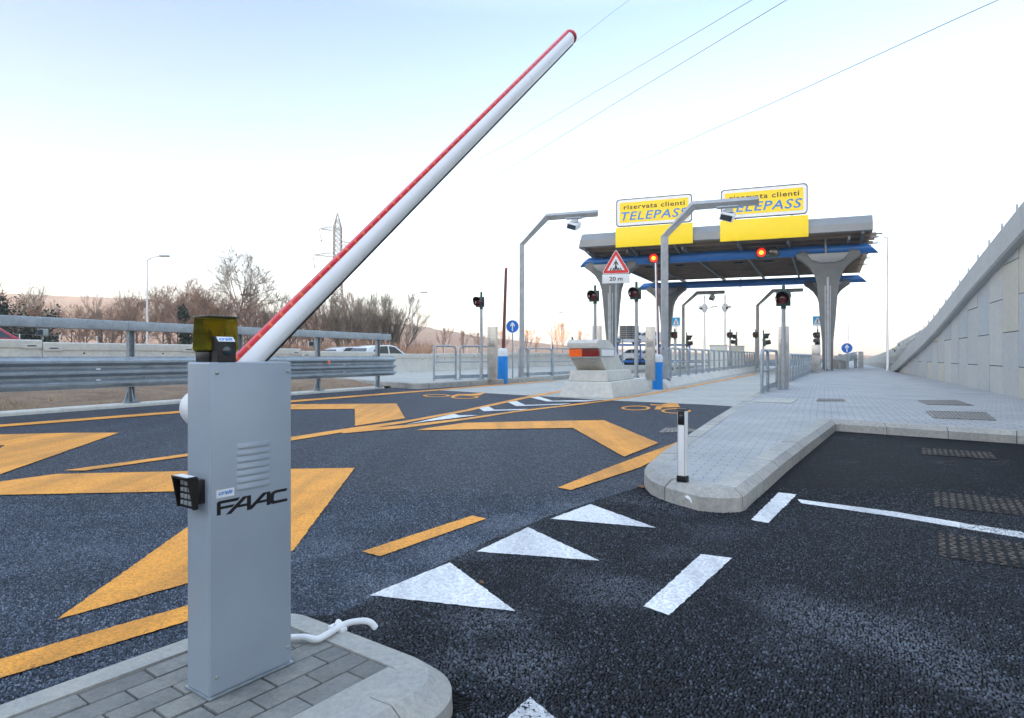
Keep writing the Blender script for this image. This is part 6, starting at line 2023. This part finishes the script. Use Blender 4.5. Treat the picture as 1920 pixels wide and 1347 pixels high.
# high voltage pylon
PYY = 200.0
pb = DP(633, 668, PYY)
py = thing('power_pylon', 'tall grey lattice power pylon behind the raised boom', 'pylon', (pb.x, pb.y, 0), R(4))
HT = ZA(399, PYY)
def hwid(z):
    if z < 22: return 3.1 - (3.1 - 1.25) * z / 22
    if z < HT - 4.6: return 1.25 - 0.2 * (z - 22) / (HT - 26)
    return max(0.05, 1.05 * (HT - z) / 4.6)
zs = [0, 4.5, 8.6, 12.2, 15.4, 18.2, 20.6] + [22 + 1.55 * i for i in range(int((HT - 4.6 - 22) / 1.55) + 1)] + [HT - 4.6, HT - 2.3, HT - 0.2]
mb = MB()
for sx in (-1, 1):
    for sy in (-1, 1):
        mb.tube([(sx * hwid(z), sy * hwid(z), z) for z in zs], 0.15, 5)
mb.build('legs', M['pylon'], py)
mb = MB()
for a, b in zip(zs, zs[1:]):
    wa, wb = hwid(a), hwid(b)
    ca = [(-wa, -wa, a), (wa, -wa, a), (wa, wa, a), (-wa, wa, a)]; cb = [(-wb, -wb, b), (wb, -wb, b), (wb, wb, b), (-wb, wb, b)]
    for i in range(4):
        j = (i + 1) % 4
        mb.tube([ca[i], cb[j]], 0.08, 4); mb.tube([ca[j], cb[i]], 0.08, 4); mb.tube([cb[i], cb[j]], 0.07, 4)
mb.build('bracing', M['pylon'], py)
arms = [(-1, ZA(430, PYY), 5.6), (1, ZA(458, PYY), 6.0), (-1, ZA(479, PYY), 7.6)]
tips = []
for sg, z, L_ in arms:
    mb = MB()
    w = hwid(z)
    for sy in (-1, 1):
        mb.tube([(sg * w, sy * w, z + 0.9), (sg * L_, 0, z)], 0.08, 4); mb.tube([(sg * w, sy * w, z - 0.5), (sg * L_, 0, z)], 0.08, 4)
        for f in (0.25, 0.5, 0.75):
            mb.tube([(sg * (w + (L_ - w) * f), sy * w * (1 - f), z + 0.9 * (1 - f)), (sg * (w + (L_ - w) * f), sy * w * (1 - f), z - 0.5 * (1 - f))], 0.04, 4)
    a = mb.build('cross_arm', M['pylon'], py)
    mb = MB(); mb.tube([(sg * L_, 0, z), (sg * L_ + 0.5, 0.3, z - 3.4)], 0.11, 6); mb.lathe([(0.25, 0), (0.25, 0.5)], (sg * L_ + 0.5, 0.3, z - 3.9), 8); mb.build('insulator', M['pylon'], a)
    tips.append(Vector((pb.x + sg * L_ + 0.5, pb.y + 0.3, z - 3.6)))
def cable(pix, r, label):
    pts = [DP(*p) for p in pix]
    pts = catmull(pts, 16)
    o = thing('power_cable', label, 'power cable', pts[0], 0, 'power cables crossing the sky')
    mb = MB(); mb.tube(pts, r, 6); mb.build('strand', M['wire'], o, world=True)
cable([(1985, -40, 36), (1872, 0, 40), (1370, 228, 68), (1120, 333, 98), (860, 420, 148), (660, 474, 200)], 0.026, 'thin power cable reaching farthest right over the canopy')
cable([(1590, -70, 34), (1475, 0, 40), (1180, 178, 66), (890, 352, 120), (661, 476, 200)], 0.022, 'thin power cable passing right of the tip of the boom')
cable([(1520, -68, 34), (1410, 0, 40), (1150, 153, 66), (880, 308, 120), (600, 452, 200)], 0.019, 'thin power cable passing close right of the tip of the boom')
cable([(1290, -85, 36), (1180, 0, 42), (1090, 70, 56), (880, 240, 100), (600, 450, 200)], 0.011, 'very faint power cable crossing behind the boom near its tip')

# ---- roadside fence beyond the highway
fe = thing('roadside_fence', 'thin wire fence with white posts at the foot of the bare trees', 'fence', (-20, 46, 0.4), hwrot)
fa, fb = Vector((-38, 38, 0.9)), Vector((0.5, 98, 0.6))
for i in range(30):
    p = fa.lerp(fb, i / 29)
    mb = MB(); mb.cyl(p, p + ZUP * 1.9, 0.04, 6); mb.build('fence_post', M['white_alu'], fe, world=True)
for z in (0.6, 1.2, 1.85):
    mb = MB(); mb.tube([fa + ZUP * z, fb + ZUP * z], 0.008, 4); mb.build('fence_wire', M['galv'], fe, world=True)

# ================================================================== TREES
def grow(mbt, mbc, p, d, L_, r, lvl, rr, spread, upb, n0, twig_r):
    """recursive limb; thick wood goes to mbt, twigs to mbc"""
    n = 4 if lvl < 2 else 3
    pts = [p]; rs = [r]
    q = Vector(p); dd = Vector(d)
    for i in range(n):
        dd = (dd + Vector((rr.uniform(-1, 1), rr.uniform(-1, 1), rr.uniform(-.4, 1) * upb)) * 0.17).normalized()
        q = q + dd * (L_ / n)
        pts.append(q.copy()); rs.append(max(twig_r, r * (1 - 0.62 * (i + 1) / n)))
    (mbt if lvl < 2 else mbc).tube(pts, rs, 6 if lvl == 0 else (5 if lvl == 1 else 3), cap=False)
    if lvl >= len(n0): return
    k = n0[min(lvl, len(n0) - 1)]
    for i in range(k):
        f = rr.uniform(0.3, 1.0) if lvl else rr.uniform(0.28, 1.0)
        idx = min(int(f * n), n - 1)
        base = pts[idx].lerp(pts[idx + 1], f * n - idx)
        t = (pts[idx + 1] - pts[idx]).normalized()
        ax = Vector((rr.uniform(-1, 1), rr.uniform(-1, 1), rr.uniform(-.3, .3)))
        ax = (ax - t * ax.dot(t)).normalized()
        a = R(rr.uniform(*spread))
        nd_ = (t * math.cos(a) + ax * math.sin(a)); nd_.z += 0.12 * upb; nd_.normalize()
        grow(mbt, mbc, base, nd_, L_ * rr.uniform(0.45, 0.74) * (1.15 - 0.45 * f), max(twig_r, rs[idx] * 0.55), lvl + 1, rr, spread, upb, n0, twig_r)
def bare_tree(name, label, cat, h, seed, mt, mc, spread=(22, 55), upb=1.0, n0=(8, 5, 4, 3), group='bare trees along the far side of the highway', stems=1, twig=0.012):
    o = thing(name, label, cat, (0, -500, -100), 0, group)
    rr = random.Random(seed)
    a, b = MB(), MB()
    for s_ in range(stems):
        d = Vector((rr.uniform(-.3, .3), rr.uniform(-.3, .3), 1)) if stems > 1 else Vector((rr.uniform(-.06, .06), rr.uniform(-.06, .06), 1))
        grow(a, b, Vector((rr.uniform(-.3, .3) * (stems > 1), rr.uniform(-.3, .3) * (stems > 1), -0.1)), d.normalized(), h * 0.72 * (1 if s_ == 0 else rr.uniform(.6, 1)), h * 0.016, 0, rr, spread, upb, n0, twig)
    a.build('trunk', mt, o, smooth=180, normals=False)
    b.build('crown', mc, o, smooth=180, normals=False)
    return o
def ivy(o, h, seed, k=1300, w=0.9):
    rr = random.Random(seed)
    mb = MB()
    cl = [(rr.uniform(0.1, 0.95) * h, rr.uniform(-.55, .55) * w, rr.uniform(-.4, .4) * w, rr.uniform(.35, .75) * w) for _ in range(16)]
    for i in range(k):
        z, x, y, r_ = rr.choice(cl)
        c = Vector((x + rr.gauss(0, r_ * .5), y + rr.gauss(0, r_ * .5), max(0.2, z + rr.gauss(0, r_ * .8))))
        s = rr.uniform(0.06, 0.15)
        u = Vector((rr.uniform(-1, 1), rr.uniform(-1, 1), rr.uniform(-1, 1))).normalized(); v = u.orthogonal().normalized()
        mb.poly([c - u * s, c + v * s * .7, c + u * s, c - v * s * .7])
    mb.build('ivy', M['ivy'], o, smooth=0, normals=False)
gz = 0.6
def place(o, px, Y, first, sx=1.0, sz=1.0, rot=0.0, label=None, z=None):
    p = lane_loc(px, Y, gz if z is None else z)
    if first:
        o.location = p; o.rotation_euler = (0, 0, rot); o.scale = (sx, sx, sz)
        if label: o['label'] = label
        return o
    return dup(o, p, rot, label, (sx, sx, sz))
big = bare_tree('bare_tree', 'tall spreading bare tree above the amber lamp, the highest tree of the row', 'tree', 9.6, 5, M['bark'], M['bark'], (24, 60), 0.7, (9, 7, 6, 3), twig=0.012)
place(big, 437, 55, True, 1.0, 1.0, 0.4)
A = bare_tree('bare_tree', 'bare reddish tree in the row beyond the highway', 'tree', 6.2, 12, M['bark'], M['twig'], (24, 60), 1.0, (10, 7, 7), twig=0.011)
B = bare_tree('bare_tree', 'bare reddish tree in the row beyond the highway', 'tree', 6.6, 23, M['bark'], M['twig'], (20, 50), 1.2, (8, 6, 6), stems=2, twig=0.011)
C_ = bare_tree('bare_tree', 'bare slender tree with pale yellowish twigs in the row beyond the highway', 'tree', 7.0, 31, M['bark_pale'], M['twig_pale'], (16, 42), 1.6, (8, 6, 5), stems=3, twig=0.010)
usedT = {}
tl = {id(A): 'bare reddish tree in the row beyond the highway', id(B): 'bare reddish tree in the row beyond the highway', id(C_): 'bare slender tree with pale yellowish twigs in the row beyond the highway'}
rr = random.Random(9)
spots = [(A, -60, 50, 1.0), (A, 130, 56, .8), (B, 165, 60, .8), (A, 205, 55, .75), (B, 235, 58, .85), (A, 262, 62, 1.1), (A, 300, 55, .95), (A, 335, 52, 1.0), (B, 352, 56, 1.05), (A, 375, 58, 1.0), (B, 400, 54, .95), (A, 455, 60, 1.0), (B, 480, 54, .85), (C_, 508, 56, .9), (C_, 530, 58, .95), (A, 560, 62, .85), (B, 590, 58, .9), (A, 612, 64, .9), (C_, 633, 62, .9), (B, 655, 62, .95), (C_, 672, 66, .95), (A, 690, 64, .9), (B, 706, 66, .9), (C_, 722, 60, .82), (C_, 735, 60, .86), (C_, 748, 61, .76), (A, 640, 70, .9), (A, 575, 70, .9), (B, 420, 66, .95), (B, 185, 70, .9), (A, 90, 66, .9), (B, 20, 58, .8), (A, 765, 68, .7), (C_, 30, 60, .95), (C_, 72, 64, 1.05), (C_, 190, 58, .85), (C_, 250, 60, .9), (C_, 318, 62, 1.0), (C_, 388, 64, .95), (C_, 470, 62, .9), (C_, 600, 66, .9), (C_, 650, 60, .95), (C_, 700, 58, .9)]
for o, px, Y, sc_ in spots:
    f = id(o) not in usedT
    usedT[id(o)] = 1
    place(o, px, Y, f, sc_ * rr.uniform(.9, 1.1), sc_ * rr.uniform(.95, 1.1), rr.uniform(0, 6.28))
def ivy_tree(px, Y, h, w, seed, label, dens=1500):
    o = bare_tree('ivy_tree', label, 'tree', h, seed, M['bark'], M['twig'], (20, 45), 1.2, (7, 5, 3, 2), 'ivy covered trees beyond the highway')
    ivy(o, h * 0.8, seed + 1, dens, w)
    place(o, px, Y, True)
ivy_tree(4, 46, 5.6, 1.3, 61, 'dark ivy covered tree cut by the left edge of the picture', 2400)
ivy_tree(46, 50, 4.6, 1.2, 62, 'dark ivy covered tree with two prongs right of the one at the left edge', 2000)
ivy_tree(86, 50, 4.8, 1.2, 63, 'dark ivy covered tree leaning right, third from the left edge', 2000)
ivy_tree(345, 50, 5.6, 0.55, 64, 'slim ivy covered tree just left of the amber lamp', 1000)
ivy_tree(402, 52, 4.6, 0.45, 65, 'slim ivy covered tree hidden behind the amber lamp', 800)
# brushwood below the trees
mb = MB()
rr = random.Random(15)
for i in range(11000):
    t = rr.random()
    px = -120 + 930 * t
    Y = rr.uniform(50, 74)
    p = lane_loc(px, Y, 0.5)
    dens = 0.6 + 0.4 * mn.noise(Vector((px * 0.013, Y * 0.08, 0)))
    hmax = (2.4 if px > 250 else 1.6) * (0.6 + 0.8 * abs(mn.noise(Vector((px * 0.02, Y * 0.1, 5)))))
    h = hmax * rr.uniform(0.4, 1.0) * 1.25
    d = Vector((rr.uniform(-.35, .35), rr.uniform(-.35, .35), 1)) * h
    w = rr.uniform(0.012, 0.03)
    q = p + d * 0.5 + Vector((rr.uniform(-.1, .1), rr.uniform(-.1, .1), 0)) * h
    e = p + d
    mb.poly([p + Vector((-w, 0, 0)), p + Vector((w, 0, 0)), q + Vector((w * .7, 0, 0)), e, q + Vector((-w * .7, 0, 0))])
    for k in range(2):
        s_ = q.lerp(e, rr.random() * .6)
        g = s_ + Vector((rr.uniform(-.5, .5), rr.uniform(-.5, .5), rr.uniform(.1, .6))) * h * 0.45
        mb.poly([s_ + Vector((0, 0, -w)), g, s_ + Vector((0, 0, w))])
tag(mb.build('brushwood', M['brush'], smooth=0, normals=False), kind='stuff')
# far conifers and poplars on the plain
mb0 = None
def conifer(px, Y, ytop, label):
    h = ZA(ytop, Y)
    o = thing('conifer_tree', label, 'tree', lane_loc(px, Y, 0), 0, 'distant conifers and poplars on the plain')
    mb = MB(); mb.tube([(0, 0, 0), (0, 0, h * .95)], [h * .02, h * .004], 6); mb.build('trunk', M['bark'], o)
    rr = random.Random(int(px))
    mb = MB()
    for i in range(420):
        z = h * (0.12 + 0.88 * rr.random() ** 1.2)
        r_ = h * 0.15 * (1.05 - z / h) * rr.uniform(.3, 1)
        a = rr.uniform(0, 6.28)
        c = Vector((r_ * math.cos(a), r_ * math.sin(a), z)); s = h * 0.03
        mb.poly([c + Vector((math.cos(a), math.sin(a), -.4)) * s * 1.6, c + Vector((-math.sin(a), math.cos(a), .3)) * s, c + Vector((math.sin(a), -math.cos(a), .3)) * s])
    mb.build('crown', M['conifer'], o, smooth=0, normals=False)
conifer(1073, 190, 632, 'small dark distant conifer left of the crash block')
conifer(1036, 230, 641, 'tiny dark distant conifer near the faint street lamp')
pop = bare_tree('poplar_tree', 'thin distant bare poplar left of the crash block', 'tree', 12, 71, M['bark'], M['twig'], (10, 24), 2.0, (10, 6, 4), 'distant conifers and poplars on the plain', twig=0.03)
for i, (px, Y, sc_) in enumerate([(1054, 190, .95), (1046, 200, .8), (1090, 210, .8), (985, 170, .7), (1003, 190, .6), (945, 170, .7), (900, 160, .6), (870, 150, .6), (830, 140, .62)]):
    place(pop, px, Y, i == 0, sc_, sc_, i * 1.3, z=0.0)

# ================================================================== HAZE
mb = MB(); mb.b2((-1650, -900, -1.2), (1650, 1650, 95))
hz = mb.build('haze', None, smooth=0)
hz['kind'] = 'stuff'
hm = bpy.data.materials.new('haze_air')
hm.use_nodes = True
hn = hm.node_tree
hn.nodes.clear()
vo_ = hn.nodes.new('ShaderNodeVolumePrincipled')
vo_.inputs['Color'].default_value = (0.93, 0.94, 0.97, 1)
vo_.inputs['Density'].default_value = 0.0007
vo_.inputs['Anisotropy'].default_value = 0.2
ho_ = hn.nodes.new('ShaderNodeOutputMaterial')
hn.links.new(vo_.outputs[0], ho_.inputs['Volume'])
hz.data.materials.append(hm)
